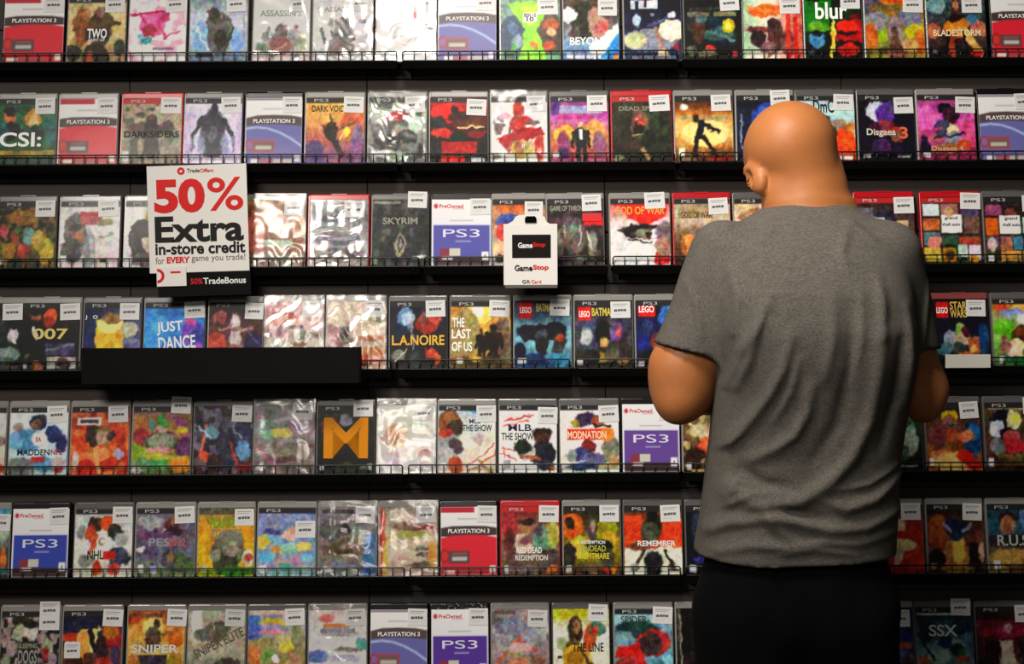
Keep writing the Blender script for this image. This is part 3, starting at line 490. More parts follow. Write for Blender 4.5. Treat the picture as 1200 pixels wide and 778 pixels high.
ROWS[6] = [
 (-59,11,'G','teal-edged case cut by the frame on the sixth shelf',
  'g 48a bcb 555 444|e .92 .75 .05 .2 c84|e .9 .9 .1 .06 488',[],{'strip':0,'st':(.84,.2)}),
 (12,81,'S','royal blue panel pre-owned sleeve on the sixth shelf','34a',[],{}),
 (85,156,'G','white hockey case with orange jerseys',
  'g bbb ddd ccb|e .35 .25 .14 .12 543|e .58 .22 .14 .12 d63|e .3 .45 .12 .2 c64|e .7 .35 .14 .12 444|e .8 .45 .12 .1 bbb|e .2 .55 .1 .1 ddd|e .75 .7 .16 .14 557|e .4 .88 .08 .1 c52|e .7 .88 .1 .1 c54|e .2 .75 .14 .1 999|e .9 .75 .08 .1 445|e .48 .5 .1 .09 eee|e .48 .5 .07 .06 a98|e .5 .5 .04 .03 eee|r .5 .63 .72 .75 c43|e .1 .35 .08 .1 999',
  [('NHL',.37,.68,.28,'222',.13)],{'strip':1,'st':(.82,.1)}),
 (157,229,'G','mauve football case with a player in claret',
  'g 889 878 778 897|e .25 .2 .24 .1 aaa|e .62 .25 .14 .12 744|e .62 .16 .05 .06 a86|e .65 .35 .16 .08 524|l .15 .45 .5 .32 .03 ccc|e .3 .4 .3 .08 757|e .75 .8 .2 .14 675|e .55 .75 .12 .14 556|e .6 .72 .06 .08 976|e .2 .65 .2 .1 768|e .9 .9 .12 .1 786|r .05 .82 .14 .94 eee|r .25 .84 .36 .96 bbd|e .08 .6 .05 .04 ddd',
  [('PES',.4,.5,.36,'99a',.12),('2012',.7,.5,.3,'c56',.12)],{'strip':1,'st':(.83,.1)}),
 (230,299,'G','yellow case with a grey blob and green grass',
  'g 985 da1 db2 ca2|e .55 .62 .3 .28 776|e .5 .8 .24 .16 554|e .55 .45 .25 .12 887|e .58 .62 .14 .12 998|e .3 .68 .1 .08 998|p 483 .3 .92 .7 .85 1 .88 1 1 .3 1|p 8a2 0 .9 .3 .92 .35 1 0 1|e .9 .72 .09 .12 ccb|e .9 .72 .06 .06 b54|e .1 .9 .06 .06 bba|r 0 .0 1 .1 665',
  [('PLANTS',.44,.22,.46,'4a3',.16),('ZOMBIES',.5,.38,.56,'887',.14)],{'strip':0,'st':(.82,.14)}),
 (300,371,'G','pastel patchwork case of blue, yellow and peach',
  'g 99a 89c 8ab 9bb|r .55 .02 .98 .1 47c|e .1 .5 .16 .1 dc6|e .3 .45 .12 .08 8bc|e .35 .62 .12 .06 c96|e .55 .4 .16 .08 dba|e .55 .58 .14 .08 9cb|e .8 .58 .14 .08 dc7|e .7 .75 .16 .08 b9b|e .15 .72 .14 .08 7bd|e .4 .8 .14 .08 baa|e .5 .88 .12 .06 6aa|e .85 .72 .1 .06 8bd|e .2 .85 .14 .06 99b|e .6 .33 .12 .05 daa|e .85 .88 .14 .06 abb|e .1 .9 .08 .06 eee|e .25 .32 .16 .1 99a|e .25 .36 .16 .04 66a',
  [],{'strip':1,'st':(.82,.32)}),
 (372,442,'G','silver wrapped case with a brown smear over blue',
  'g 989 999 987 899|e .2 .35 .2 .14 777|e .45 .32 .1 .1 444|e .35 .62 .24 .12 764|e .55 .5 .2 .06 875|p 58b .8 .4 1 .4 1 1 .75 1|e .4 .85 .2 .06 99a|e .1 .92 .06 .05 eee|r .05 .03 .6 .09 554',
  [],{'strip':0,'wrap':.45}),
 (443,514,'G','cream wrapped case with red and yellow margins',
  'g a98 cba dcb cba|e .04 .5 .06 .5 c54|e .1 .8 .05 .3 db5|e .5 .3 .25 .08 964|e .5 .42 .4 .06 bb7|e .8 .3 .16 .04 a44|e .75 .6 .2 .03 776|e .75 .7 .12 .05 655|e .92 .7 .08 .2 da5|e .7 .85 .2 .05 876',
  [],{'strip':0,'wrap':.55}),
 (515,584,'P','red and white pre-owned sleeve on the sixth shelf','',[],{}),
 (586,657,'R','red shelled western case with white lettering',
  'g 833 965 876 654|e .15 .3 .14 .2 a44|e .42 .3 .12 .14 a75|e .42 .24 .14 .05 433|e .35 .55 .2 .14 cba|e .45 .5 .14 .06 866|e .75 .5 .2 .2 798|e .9 .4 .1 .2 bb6|e .85 .75 .14 .14 655|e .15 .55 .1 .2 744|e .88 .92 .08 .06 d83|e .4 .92 .3 .05 877|r .04 .86 .12 .98 ccc|e .65 .35 .08 .1 667',
  [('RED DEAD',.48,.64,.44,'eee',.09),('REDEMPTION',.52,.75,.56,'ddd',.08)],{'strip':2,'st':(.82,.11)}),
 (659,729,'G','yellow and orange case with a dark rider',
  'g 332 763 a92 543|e .15 .3 .2 .2 d72|e .12 .26 .08 .08 432|e .75 .35 .2 .2 aa2|e .8 .5 .14 .14 ca3|e .5 .35 .1 .18 655|e .52 .3 .05 .1 a98|e .3 .6 .2 .16 bb4|e .62 .6 .24 .1 222|e .2 .6 .08 .14 dc5|e .1 .75 .12 .2 443|e .75 .75 .14 .14 554|e .5 .92 .2 .06 865|e .88 .92 .06 .05 e92|e .74 .93 .05 .04 c44|r .04 .86 .14 .97 ccc',
  [('REDEMPTION',.52,.53,.42,'eee',.05),('UNDEAD',.52,.62,.44,'bb4',.09),('NIGHTMARE',.52,.73,.56,'dc3',.09)],{'strip':1}),
 (730,801,'G','orange and white case with a figure seen from behind',
  'g 543 c52 c63 ddc|r 0 .14 .3 .55 d52|r .65 .2 1 .5 d52|e .5 .3 .16 .2 432|e .5 .15 .1 .1 221|e .45 .4 .16 .16 665|p ddc 0 .62 1 .58 1 1 0 1|e .5 .85 .16 .2 333|l .35 .65 .2 .9 .06 543|l .7 .65 .82 .85 .06 221|e .82 .88 .06 .04 333|e .25 .6 .2 .06 854|e .9 .56 .1 .05 d63|r .1 .84 .24 .95 999|r .75 .92 .95 .95 544',
  [('REMEMBER',.56,.55,.66,'eee',.08)],{'strip':1}),
 (803,874,'G','navy case tucked behind the grey shirt hem',
  'g 222 123 223|e .35 .55 .2 .2 246|e .2 .3 .12 .2 345|e .2 .8 .1 .05 448|r .05 .87 .16 .97 ddd',[],{'strip':1,'st':None}),
 (1014,1084,'G','red case with a cream hand-like splash',
  'g 533 a43 b42 b32|e .5 .3 .2 .12 cb9|e .45 .55 .2 .2 cb9|e .7 .6 .2 .08 dc9|l .5 .6 .52 .85 .1 cba|l .62 .65 .6 .8 .08 cba|r .55 .38 .7 .5 b32|r .76 .36 .9 .46 b32|e .8 .85 .2 .14 c42',
  [],{'strip':0,'st':(.8,.1)}),
 (1086,1155,'G','dark amber case with a horned steel-blue shape',
  'g 322 643 854 432|e .2 .4 .2 .25 a63|e .5 .75 .24 .25 b85|e .55 .65 .12 .2 ec6|e .52 .35 .2 .14 235|l .3 .28 .42 .4 .05 99a|l .78 .28 .64 .4 .05 99a|e .52 .48 .12 .06 456|e .15 .8 .14 .16 322|e .85 .75 .12 .2 322|e .95 .7 .06 .14 ca9|e .5 .95 .3 .05 a84|r .04 .85 .14 .95 988',
  [],{'strip':1}),
 (1157,1227,'G','case with a capped soldier above silver block letters',
  'g 345 478 654 875|e .35 .2 .18 .08 432|e .36 .3 .14 .14 b86|e .7 .2 .14 .14 68a|e .35 .36 .08 .06 965|r .02 .45 1 .62 444|e .4 .8 .4 .16 b95|e .3 .76 .2 .08 ca6|e .8 .75 .12 .1 354|e .85 .88 .1 .06 48a|r .08 .82 .2 .96 ddd|e .5 .92 .2 .05 754',
  [('R.U.S.E.',.55,.53,.78,'bbb',.16)],{'strip':1,'st':(.92,.06)}),
]
ROWS[7] = [
 (-2,70,'G','black and white crowd-of-faces case on the bottom shelf',
  'g 443 433 333 433|n baa .4 7 71|e .48 .26 .14 .16 ccb|e .48 .18 .13 .07 332|e .3 .3 .1 .13 bba|e .2 .55 .1 .13 a99|e .8 .52 .1 .14 bba|e .78 .62 .06 .1 a44|e .9 .7 .08 .1 a99|e .1 .7 .08 .1 998|e .7 .38 .1 .07 a99|r .3 .44 .64 .76 443|e .5 .85 .3 .1 887',
  [('SLEEPING',.47,.5,.32,'998',.07),('DOGS',.47,.66,.32,'999',.2)],{'strip':1,'st':(.82,-.02),'stag':1}),
 (71,143,'G','fiery case with a leaping silhouette and second label',
  'g 323 335 963 522|e .2 .38 .3 .07 b42|e .48 .42 .24 .22 dc8|e .45 .5 .14 .16 fea|e .35 .55 .12 .3 da5|l .46 .28 .56 .6 .08 323|e .66 .36 .08 .08 346|e .68 .55 .12 .2 433|e .88 .4 .14 .2 a33|e .8 .3 .14 .1 b72|e .5 .75 .14 .14 643|e .2 .75 .16 .12 532|e .75 .8 .2 .14 a43|r .05 .1 .6 .26 335|r .04 .44 .28 .68 ccc|r .06 .58 .27 .62 555|e .9 .65 .08 .14 546',
  [],{'strip':1,'st':(.84,.1)}),
 (147,217,'G','hazy gold case with a kneeling sniper',
  'g a63 da5 cb7 873|e .45 .25 .2 .14 ec8|e .5 .2 .07 .07 543|e .45 .4 .14 .18 765|e .35 .5 .1 .1 654|e .85 .4 .14 .14 c72|l .5 .38 .8 .3 .03 875|e .2 .5 .14 .1 ca5|r .15 .64 .7 .9 545|e .85 .75 .12 .16 a83|e .12 .75 .1 .12 b84|r .03 .04 .6 .1 754|e .1 .12 .14 .06 b52',
  [('SNIPER',.48,.55,.82,'ddd',.12)],{'strip':0,'st':(.85,.1)}),
 (218,288,'G','grey wrapped case with slanted grey lettering',
  'g bba cba bba 876|e .15 .2 .1 .3 eed|e .4 .35 .3 .12 887|e .55 .25 .2 .1 776|e .7 .8 .24 .12 665|e .5 .9 .3 .1 765|e .2 .8 .2 .1 aa9',
  [('SNIPER ELITE',.54,.47,.95,'665',.14,26)],{'strip':0,'wrap':.35}),
 (289,359,'G','pale blue case with yellow script and gold patches',
  'g 99b aaa a96 886|e .1 .25 .14 .2 57b|r .02 .0 .98 .07 cba|e .45 .18 .24 .06 cb4|e .4 .25 .2 .06 a9b|e .48 .32 .3 .03 d9a|e .2 .5 .2 .12 a96|e .1 .65 .14 .14 c85|e .7 .52 .14 .08 cc5|e .6 .42 .14 .06 bb8|e .35 .68 .14 .1 8a6|e .85 .4 .12 .2 997|e .5 .7 .08 .06 eef|e .8 .75 .16 .1 b97',
  [],{'strip':0,'st':(.82,.1)}),
 (360,431,'G','white wrapped case with an orange-grey banner',
  'g dcc ddd eee ddd|e .3 .12 .14 .06 d88|r .25 .2 .7 .27 c96|r .2 .27 .8 .34 99a|e .5 .36 .3 .03 baa|e .15 .68 .2 .08 89c|e .92 .5 .1 .08 6aa|e .7 .58 .3 .03 998|e .6 .7 .3 .06 bbc',
  [],{'strip':0,'wrap':.5}),
 (432,502,'B','lavender arc pre-owned sleeve on the bottom shelf','',[],{}),
 (504,574,'S','purple panel pre-owned sleeve, white specks on black top','539',[],{'specks':1}),
 (575,645,'G','silvery case with a red-orange diagonal streak',
  'g a99 bbb a99 887|n 888 .4 5 75|e .35 .25 .3 .12 99a|l .1 .75 .5 .4 .06 c75|l .45 .42 .8 .6 .06 c76|e .7 .35 .2 .1 aab|e .4 .65 .14 .06 aa7|e .5 .55 .2 .08 dbb|e .2 .5 .14 .1 aaa|e .8 .75 .14 .1 976|e .45 .78 .2 .08 b86|r .05 .02 .4 .08 766',
  [],{'strip':0,'st':(.8,.14),'wrap':.15}),
 (647,716,'G','cream case with a bearded man on a yellow ground',
  'g bb5 ddd ddc dcb|r 0 .0 .6 .14 bb3|e .38 .3 .14 .2 543|e .4 .26 .07 .1 a86|e .36 .62 .16 .2 764|p ca3 .2 .55 .6 .5 .8 1 .2 1|e .4 .75 .14 .16 a82|e .65 .42 .12 .2 b63|e .8 .3 .16 .1 587|e .75 .32 .06 .06 b44|e .15 .5 .1 .08 bb9|l .5 .6 .8 .95 .06 654|r .08 .68 .16 .72 444',
  [('THE LINE',.62,.56,.56,'332',.13)],{'strip':0,'st':(.8,.06)}),
 (719,790,'G','teal case with a huge red rounded shape',
  'g acc 8ab 7ab 58a|e .4 .3 .4 .12 355|e .66 .5 .3 .2 b44|e .62 .52 .2 .16 544|p c32 .05 .55 .45 .5 .6 1 .4 1 .3 .7 0 .7|e .2 .8 .2 .1 a44|e .9 .8 .12 .14 9cd|e .75 .85 .12 .1 588|e .15 .4 .14 .06 8aa',
  [('SPIDER-',.36,.16,.5,'343',.1)],{'strip':1,'st':(.83,.1)}),
 (792,862,'G','black case with a white streak beside the dark trousers',
  'g 222 222 211|l .3 .1 .38 .6 .05 998|e .34 .3 .06 .12 776|e .05 .3 .04 .4 665|l .08 .1 .08 .9 .03 998|e .2 .7 .1 .1 433',[],{'strip':0,'st':None}),
 (1003,1073,'G','blue case peeking out past the trousers',
  'g 235 246 346 335|e .8 .45 .2 .1 238|e .85 .55 .14 .06 a64|e .75 .7 .2 .1 56a|e .9 .78 .14 .12 654',[],{'strip':0,'st':(.78,.16)}),
 (1073,1143,'G','icy teal snowboard case with a large white title',
  'g 122 578 79a 8aa|e .2 .3 .14 .2 344|e .8 .3 .2 .1 245|e .55 .55 .3 .1 9bb|e .5 .5 .12 .1 346|e .7 .62 .14 .1 345|e .78 .66 .08 .06 576|e .8 .76 .12 .06 c63|e .15 .78 .14 .1 b75|e .4 .72 .2 .1 acb|l .05 .4 .3 .75 .05 233|r .02 .08 .7 .12 bcc|e .3 .9 .3 .08 588',
  [('SSX',.48,.34,.5,'dee',.17)],{'strip':1,'st':(.8,.0)}),
 (1144,1215,'G','case with a crimson band and dark standing figures',
  'g 322 623 644 766|r 0 .2 1 .42 734|e .5 .36 .4 .08 a35|e .55 .3 .08 .06 b9a|p cba .4 .48 .62 .48 .7 1 .32 1|f .28 .4 1 422 533|f .85 .4 1 322 533|e .1 .85 .14 .14 433|e .5 .7 .1 .2 dcb|r .04 .88 .12 .97 999',
  [],{'strip':1,'st':(.85,.1)}),
]
# ---------------------------------------------------------------- the game cases
CW, CH, CD, TILT = .1335, .171, .014, RAD(8)
ROWY = {1:72, 2:191.5, 3:312.5, 4:432.5, 5:555, 6:675, 7:796}
ROWNAME = {1:'top', 2:'second', 3:'third', 4:'fourth', 5:'fifth', 6:'sixth', 7:'bottom'}
ROWZ = {r: px2world(600, y, 0.0).z for r, y in ROWY.items()}
_shells = {}
def shell_mesh(k):
    if k not in _shells:
        bm = bmesh.new()
        box(bm, -CW/2, CW/2, 0, CD, 0, CH, bevel=.004, seg=3)
        box(bm, -CW/2-.0004, -CW/2+.0055, -.0006, CD*.9, .004, CH-.004, bevel=.0012, seg=2)      # hinge spine
        box(bm, -.018, .018, -.0005, .004, CH-.0035, CH+.0004, bevel=.0008, seg=1)                # opening lip
        box(bm, -CW/2+.006, CW/2-.003, -.0008, .002, CH-.0145, CH-.0128, bevel=.0004, seg=1)      # sleeve hem
        bmesh.ops.recalc_face_normals(bm, faces=bm.faces)
        me = bpy.data.meshes.new('shell'); bm.to_mesh(me); bm.free(); me.materials.append(M['shell_'+k]); _shells[k] = me
    return _shells[k]
PW, PH, PZ = CW-.0055, CH-.0175, .0025          # the paper insert
def sticker_art():
    a = Art(44, 38, .85, .02); a.grad([col('ddd'), col('ddd')], 'v')
    a.rect(.1,.12,.88,.17,col('999')); a.rect(.1,.24,.75,.28,col('aaa')); a.rect(.12,.8,.6,.83,col('bbb'))
    a.rect(.16,.48,.34,.62,col('555')); a.rect(.37,.46,.5,.6,col('444')); a.rect(.52,.45,.62,.6,col('444')); a.rect(.64,.46,.8,.6,col('555'))
    a.rect(.12,.68,.9,.7,col('bbb')); return a
ST_ME = sticker_art().mesh('price_print', .042, .036, y=-.0003, z0=.001, m=M['label_print'])
ST_BASE = bpy.data.meshes.new('price_sticker'); _b = boxmesh(-.022,.022,-.0002,.0006,0,.038,bevel=.0002,seg=1); _b.to_mesh(ST_BASE); _b.free(); ST_BASE.materials.append(M['white'])
_films = {}
def film_mesh(seed, red=False):
    r = np.random.RandomState(seed); W, H = 48, 64
    n2 = vnoise(H,W,5,seed+3); u, v = np.meshgrid(np.linspace(0,1,W), np.linspace(0,1,H))
    n = vnoise(H,W,3,seed+9)*.0020 + vnoise(H*3,W,10,seed+1)[:H]*.0016
    ang = r.uniform(-.35,.35); ph = (v*math.cos(ang)+u*math.sin(ang)*.6)*r.uniform(16,26)+n2*7
    n += np.sin(ph)*.0007*(.2+1.2*vnoise(H,W,3,seed+4)); n -= n.mean()
    edge = np.minimum(np.minimum(u,1-u), np.minimum(v,1-v)); n *= np.clip(edge/.08, .15, 1)
    if red: P = np.stack([-CW/2+.006+u*(CW-.011), -.0034+n*.6, .003+(1-v)*(CH-.018)], -1).reshape(-1,3)
    else: P = np.stack([(u-.5)*(CW+.0012), -.0042+n*.75, (1-v)*(CH+.0008)], -1).reshape(-1,3)
    i = np.arange(W*H).reshape(H,W); q = np.stack([i[1:,:-1], i[1:,1:], i[:-1,1:], i[:-1,:-1]], -1).reshape(-1,4)
    me = bpy.data.meshes.new('shrink_wrap'); me.from_pydata(P.tolist(), [], q.tolist()); return smooth(me)
_filmm = {}
def art_sleeve(kind, panel):
    a = Art(56, 64, 1.18, .016)
    if kind == 'P':
        a.grad([col('eee'), col('ddd')], 'v'); a.rect(0,0,.6,.085,col('b23')); a.rect(.3,.17,.8,.19,col('bbb'))
        a.poly([(0,.31),(.2,.285),(.5,.28),(.8,.285),(1,.31),(1,.42),(0,.44)], col('433'))
        a.poly([(0,.46),(.2,.425),(.5,.41),(.8,.42),(1,.45),(1,1),(0,1)], col('d23'))
        a.mix(sst(a.v,.7,1)*.35, col('a34')); a.rect(0,.9,1,.905,col('a33'))
        a.ell(.07,.72,.09,.1,col('922')); a.ell(.07,.72,.06,.07,col('c33'))
        a.rect(.14,.64,.52,.83,col('833')); a.rect(.16,.66,.5,.81,col('544')); a.rect(.2,.73,.47,.79,col('bbb')); a.rect(.2,.67,.46,.7,col('955'))
        a.rect(.87,.86,.97,.97,col('eed')); a.rect(.06,.93,.25,.98,col('ddc')); a.rect(.27,.93,.7,1,col('a44'))
    elif kind == 'B':
        a.grad([col('eee'), col('ddd')], 'v'); a.rect(0,0,1,.04,col('989')); a.rect(.3,.16,.8,.18,col('bbc'))
        a.poly([(0,.31),(.2,.27),(.5,.26),(.8,.27),(1,.3),(1,.44),(0,.44)], col('544'))
        a.poly([(0,.43),(.3,.405),(.6,.405),(1,.43),(1,1),(0,1)], col('66a'))
        a.mix(sst(a.v,.6,1)*.5, col('769'))
        P = [(0,.47),(.2,.45),(.4,.47),(.6,.53),(.8,.62),(1,.74)]
        for p, q in zip(P, P[1:]): a.line(*p, *q, .05, col('89c')); a.line(*p, *q, .018, col('bce'))
        a.ell(.07,.72,.08,.09,col('a34')); a.ell(.07,.72,.05,.06,col('86a'))
        a.rect(.12,.64,.52,.83,col('a45')); a.rect(.14,.67,.5,.81,col('755')); a.rect(.18,.73,.46,.79,col('bba')); a.rect(.87,.86,.97,.97,col('dde'))
        a.rect(.1,.93,.25,1,col('ddd')); a.rect(.27,.93,.5,1,col('a56')); a.rect(.5,.93,.85,1,col('baa'))
    else:
        a.grad([col('eee'), col('dde')], 'v'); a.rect(.3,.31,.7,.33,col('bbb')); a.rect(.35,.13,.55,.15,col('dbb'))
        a.rect(.03,.385,.98,.93,col(panel)); a.rect(.03,.86,.98,1,col('433')); a.rect(.4,.62,.66,.645,col('99c'))
        a.rect(.14,.74,.34,.92,col('834')); a.rect(.3,.74,.48,.85,col('ccb')); a.rect(.18,.86,.36,.91,col('ddd'))
        a.rect(.84,.79,.96,.92,col('eee')); a.rect(.88,.83,.92,.88,col('88a')); a.ell(.07,.1,.035,.035,col('c23'))
    return a
def cover_letters(o, texts, y=-.0011):
    for t in texts:
        s, cx, cy, w, c = t[:5]; h = t[5] if len(t) > 5 else None; rot = t[6] if len(t) > 6 else 0
        lettering('title', s, ink(c), o, (cx-.5)*PW, PZ+(1-cy)*PH, y, w*PW, h*PH if h else None, rot=-rot if rot and rot < 0 else rot, bold=.02)
def make_case(row, i, spec):
    x0, x1, kind, look, ops, texts, ex = spec
    d = -CAM.y/FPX
    cx = px2world((x0+x1)/2, ROWY[row]-40, .006).x; z = ROWZ[row]
    w = (x1-x0)*d; sx = min(1.06, max(.94, w/(CW+.0006)))
    sleeve = kind in 'PBS'
    name = 'pre_owned_game_sleeve' if sleeve else 'video_game_case'
    e = empty(name, (cx, 0, z), (-TILT, 0, RAD(rng.uniform(-.6,.6)))); e.scale = (sx,1,1)
    e.rotation_euler.y = RAD(rng.uniform(-.3,.3))
    where = {1:'top shelf', 7:'bottom shelf'}.get(row, ROWNAME[row]+' shelf')
    lab = look if ('shelf' in look or len(look.split()) > 12) else look + ' on ' + where
    tag(e, lab, 'game case', 'game cases on the %s shelf' % ROWNAME[row])
    sk = {'P':'K','B':'K','S':'K'}.get(kind, kind)
    if kind == 'P' and ex.get('grey'): sk = 'G'
    if ex.get('tint') == 'a44': sk = 'T'
    elif kind == 'G' and ((row*31+i*17) % 5 in (0,3) or ex.get('tint')) : sk = 'D'
    if ex.get('wrap'): sk = 'R' if kind == 'R' else 'G'
    obj('shell', shell_mesh(sk), None, e)
    if sleeve:
        a = art_sleeve(kind, ops or '55a')
    else:
        a = Art(); a.warp(row*100+i*7, .052); a.run(ops); a.texture(row*100+i*7, 36); a.contrast(1.22)
        st = ex.get('strip', 0)
        if st: a.rect(0, 0, 1, .085, col('222' if st == 1 else 'b22'))
    obj('cover', a.mesh('cover', PW, PH, y=-.0010, z0=PZ), None, e)
    if not sleeve and ex.get('strip'):
        lettering('platform_mark', 'PS3', ink('bbb'), e, -.5*PW+.26*PW, PZ+PH*.957, -.0012, .24*PW, .045*PH, bold=.0)
        a2 = None
    if kind in 'PB':
        lettering('title', 'PLAYSTATION 3', ink('eee'), e, 0, PZ+PH*.645, -.0013, PW*.74, PH*.062, bold=.02)
    if kind == 'S':
        lettering('title', 'PS3', ink('dde'), e, 0, PZ+PH*.49, -.0013, PW*.62, PH*.12, bold=.0)
        lettering('title', 'PreOwned', ink('c23'), e, -.17*PW, PZ+PH*.9, -.0013, PW*.4, PH*.06, bold=.02)
    if ex.get('specks'):
        bm = bmesh.new(); r = random.Random(3)
        for k in range(26):
            bmesh.ops.create_uvsphere(bm, u_segments=6, v_segments=4, radius=r.uniform(.0006,.0014), matrix=Matrix.Translation((r.uniform(-.06,.06),-.0004,r.uniform(CH-.014,CH-.002))))
        obj('speck_print', bm, M['white'], e)
    cover_letters(e, texts, -.0013)
    st = ex.get('st', (.81, .11))
    if st:
        u, v = st; u = u if not sleeve else .82
        s = obj('price_sticker', ST_BASE, None, e, ((u-.5)*PW, -.0018, PZ+(1-v)*PH-.019))
        s.rotation_euler.y = RAD(rng.uniform(-3,3))
        obj('price_print', ST_ME, None, s)
        if ex.get('stag'):
            s2 = obj('price_sticker', ST_BASE, None, e, ((u-.5)*PW, -.0016, PZ+(1-v)*PH-.045)); obj('price_print', ST_ME, None, s2)
    if row == 3 and x0 == 640:
        obj('red_tab', boxmesh((.8-.5)*PW-.022,(.8-.5)*PW+.022,-.0022,-.0012,PZ+.66*PH,PZ+.78*PH), M['sticker_red'], e)
    if row == 7 and x0 == 71:
        s2 = obj('price_sticker', ST_BASE, None, e, (-.33*PW, -.0018, PZ+.32*PH)); s2.scale = (.8,1,.9); obj('price_print', ST_ME, None, s2)
    f = ex.get('wrap')
    if f:
        k = round(f, 2)
        if k not in _filmm: _filmm[k] = film_mat('shrink_film_%d' % int(k*100), k*FILM)
        obj('shrink_wrap', film_mesh(row*50+i, kind == 'R'), _filmm[k], e)
    return e
FILM = .27
for r in ROWS:
    for i, sp in enumerate(ROWS[r]): make_case(r, i, sp)
# ---------------------------------------------------------------- the setting
WALLY = .042
tag(obj('floor', boxmesh(-4, 4, -4.5, 1.2, -.05, 0), M['floor']), kind='structure')
def wall():
    bm = bmesh.new()
    seams = [px2world(x, 93, WALLY).x for x in (-126, 152, 430, 708, 986, 1264)]
    xs = [-3.2] + seams + [3.2]
    z = 0.0; h = .1175
    while z < 2.7:
        for a, b in zip(xs, xs[1:]): box(bm, a+.0008, b-.0008, WALLY, WALLY+.03, z+.0012, z+h-.0012, bevel=.0015, seg=1)
        z += h
    box(bm, -3.2, 3.2, WALLY+.02, WALLY+.06, 0, 2.7)
    return bm
tag(obj('wall_back', wall(), M['wall']), kind='structure')

# ---------------------------------------------------------------- shelves and their wire guards
SEG = {1:(-164,468,797,1429), 2:(-164,468,794,1426), 3:(-138,494,715,1347), 4:(-170,461,671,1303), 5:(-157,475,799,1431), 6:(-155,477,801,1433), 7:(-160,470,795,1427)}
GZ = .0215
_up = None
def upright_mesh():
    global _up
    if _up is None:
        bm = bmesh.new(); tube(bm, [(0,0,0),(0,0,GZ)], .0012, 6); _up = bpy.data.meshes.new('upright'); bm.to_mesh(_up); bm.free(); smooth(_up); _up.materials.append(M['wire'])
    return _up
def shelf(row, a, b, k):
    z = ROWZ[row]; X0 = px2world(a, ROWY[row], -.012).x; X1 = px2world(b, ROWY[row], -.012).x
    side = ('left-hand', 'middle', 'right-hand')[k]
    e = empty('display_shelf', ((X0+X1)/2, WALLY, z))
    w = (X1-X0)/2-.001
    tag(e, 'black metal shelf carrying the %s bay of the %s row of game cases' % (('first','middle','last')[k], ROWNAME[row]), 'shelf', 'black display shelves')
    bm = bmesh.new(); box(bm, -w, w, -WALLY-.010, -.0005, -.006, -.0024, bevel=.0008, seg=1); bmesh.ops.recalc_face_normals(bm, faces=bm.faces)
    obj('shelf_board', bm, M['black'], e)
    obj('front_lip', boxmesh(-w, w, -WALLY-.0125, -WALLY-.010, -.018, -.001, bevel=.0006, seg=1), M['black'], e)
    for x in (-w+.02, w-.02):
        bm = bmesh.new(); v = [bm.verts.new((x+dx, y, zz)) for dx in (-.0015,.0015) for y, zz in ((-.001,-.006),(-WALLY,-.006),(-WALLY,-.010),(-.001,-.03))]
        for i in range(4): bm.faces.new((v[i], v[(i+1)%4], v[4+(i+1)%4], v[4+i]))
        bm.faces.new(v[:4][::-1]); bm.faces.new(v[4:]); bmesh.ops.recalc_face_normals(bm, faces=bm.faces)
        obj('bracket', bm, M['black'], e)
    g = empty('wire_guard', ((X0+X1)/2, -.0085, z))
    tag(g, 'black wire guard along the front of the %s bay of the %s shelf' % (('first','middle','last')[k], ROWNAME[row]), 'wire guard', 'wire guards on the shelf fronts')
    c = .004; w2 = w-.002
    bm = bmesh.new(); tube(bm, [(-w2,0,c),(-w2,0,GZ-c),(-w2+c*.3,0,GZ-c*.3),(-w2+c,0,GZ),(w2-c,0,GZ),(w2-c*.3,0,GZ-c*.3),(w2,0,GZ-c),(w2,0,c)], .0017, 8)
    o = obj('top_rail', bm, M['wire'], g); smooth(o.data)
    bm = bmesh.new(); tube(bm, [(-w2,0,c),(-w2+c*.3,0,c*.3),(-w2+c,0,.0012),(w2-c,0,.0012),(w2-c*.3,0,c*.3),(w2,0,c)], .0015, 8)
    o = obj('bottom_rail', bm, M['wire'], g); smooth(o.data)
    n = max(2, round(2*w2/.026)); me = upright_mesh()
    for i in range(1, n):
        x = -w2 + 2*w2*i/n
        wx = e.location.x + x
        if abs(wx) < 1.3:
            u = bpy.data.objects.new('upright', me); C.objects.link(u); u.parent = g; u.location = (x, .0016, 0)
for r, s in SEG.items():
    for k in range(3): shelf(r, s[k]+2, s[k+1]-2, k)

# ---------------------------------------------------------------- black tray in front of the fourth shelf
def tray():
    p0 = px2world(95, 408, -.075); p1 = px2world(421, 449, -.075)
    w = (p1.x-p0.x)/2; h = p0.z-p1.z
    e = empty('hanging_tray', ((p0.x+p1.x)/2, -.075, p1.z))
    tag(e, 'long empty black tray hooked across the front of the fourth shelf', 'tray')
    obj('front_panel', boxmesh(-w, w, 0, .004, 0, h, bevel=.0008, seg=1), M['matte_black'], e)
    for sx in (-1, 1): obj('side_panel', boxmesh(sx*w-.003*(sx>0), sx*w+.003*(sx<0), .004, .052, 0, h, bevel=.0006, seg=1), M['matte_black'], e)
    obj('tray_base', boxmesh(-w+.003, w-.003, .004, .052, 0, .003), M['matte_black'], e)
    obj('back_panel', boxmesh(-w+.003, w-.003, .0495, .052, .003, h*.75), M['matte_black'], e)
tray()

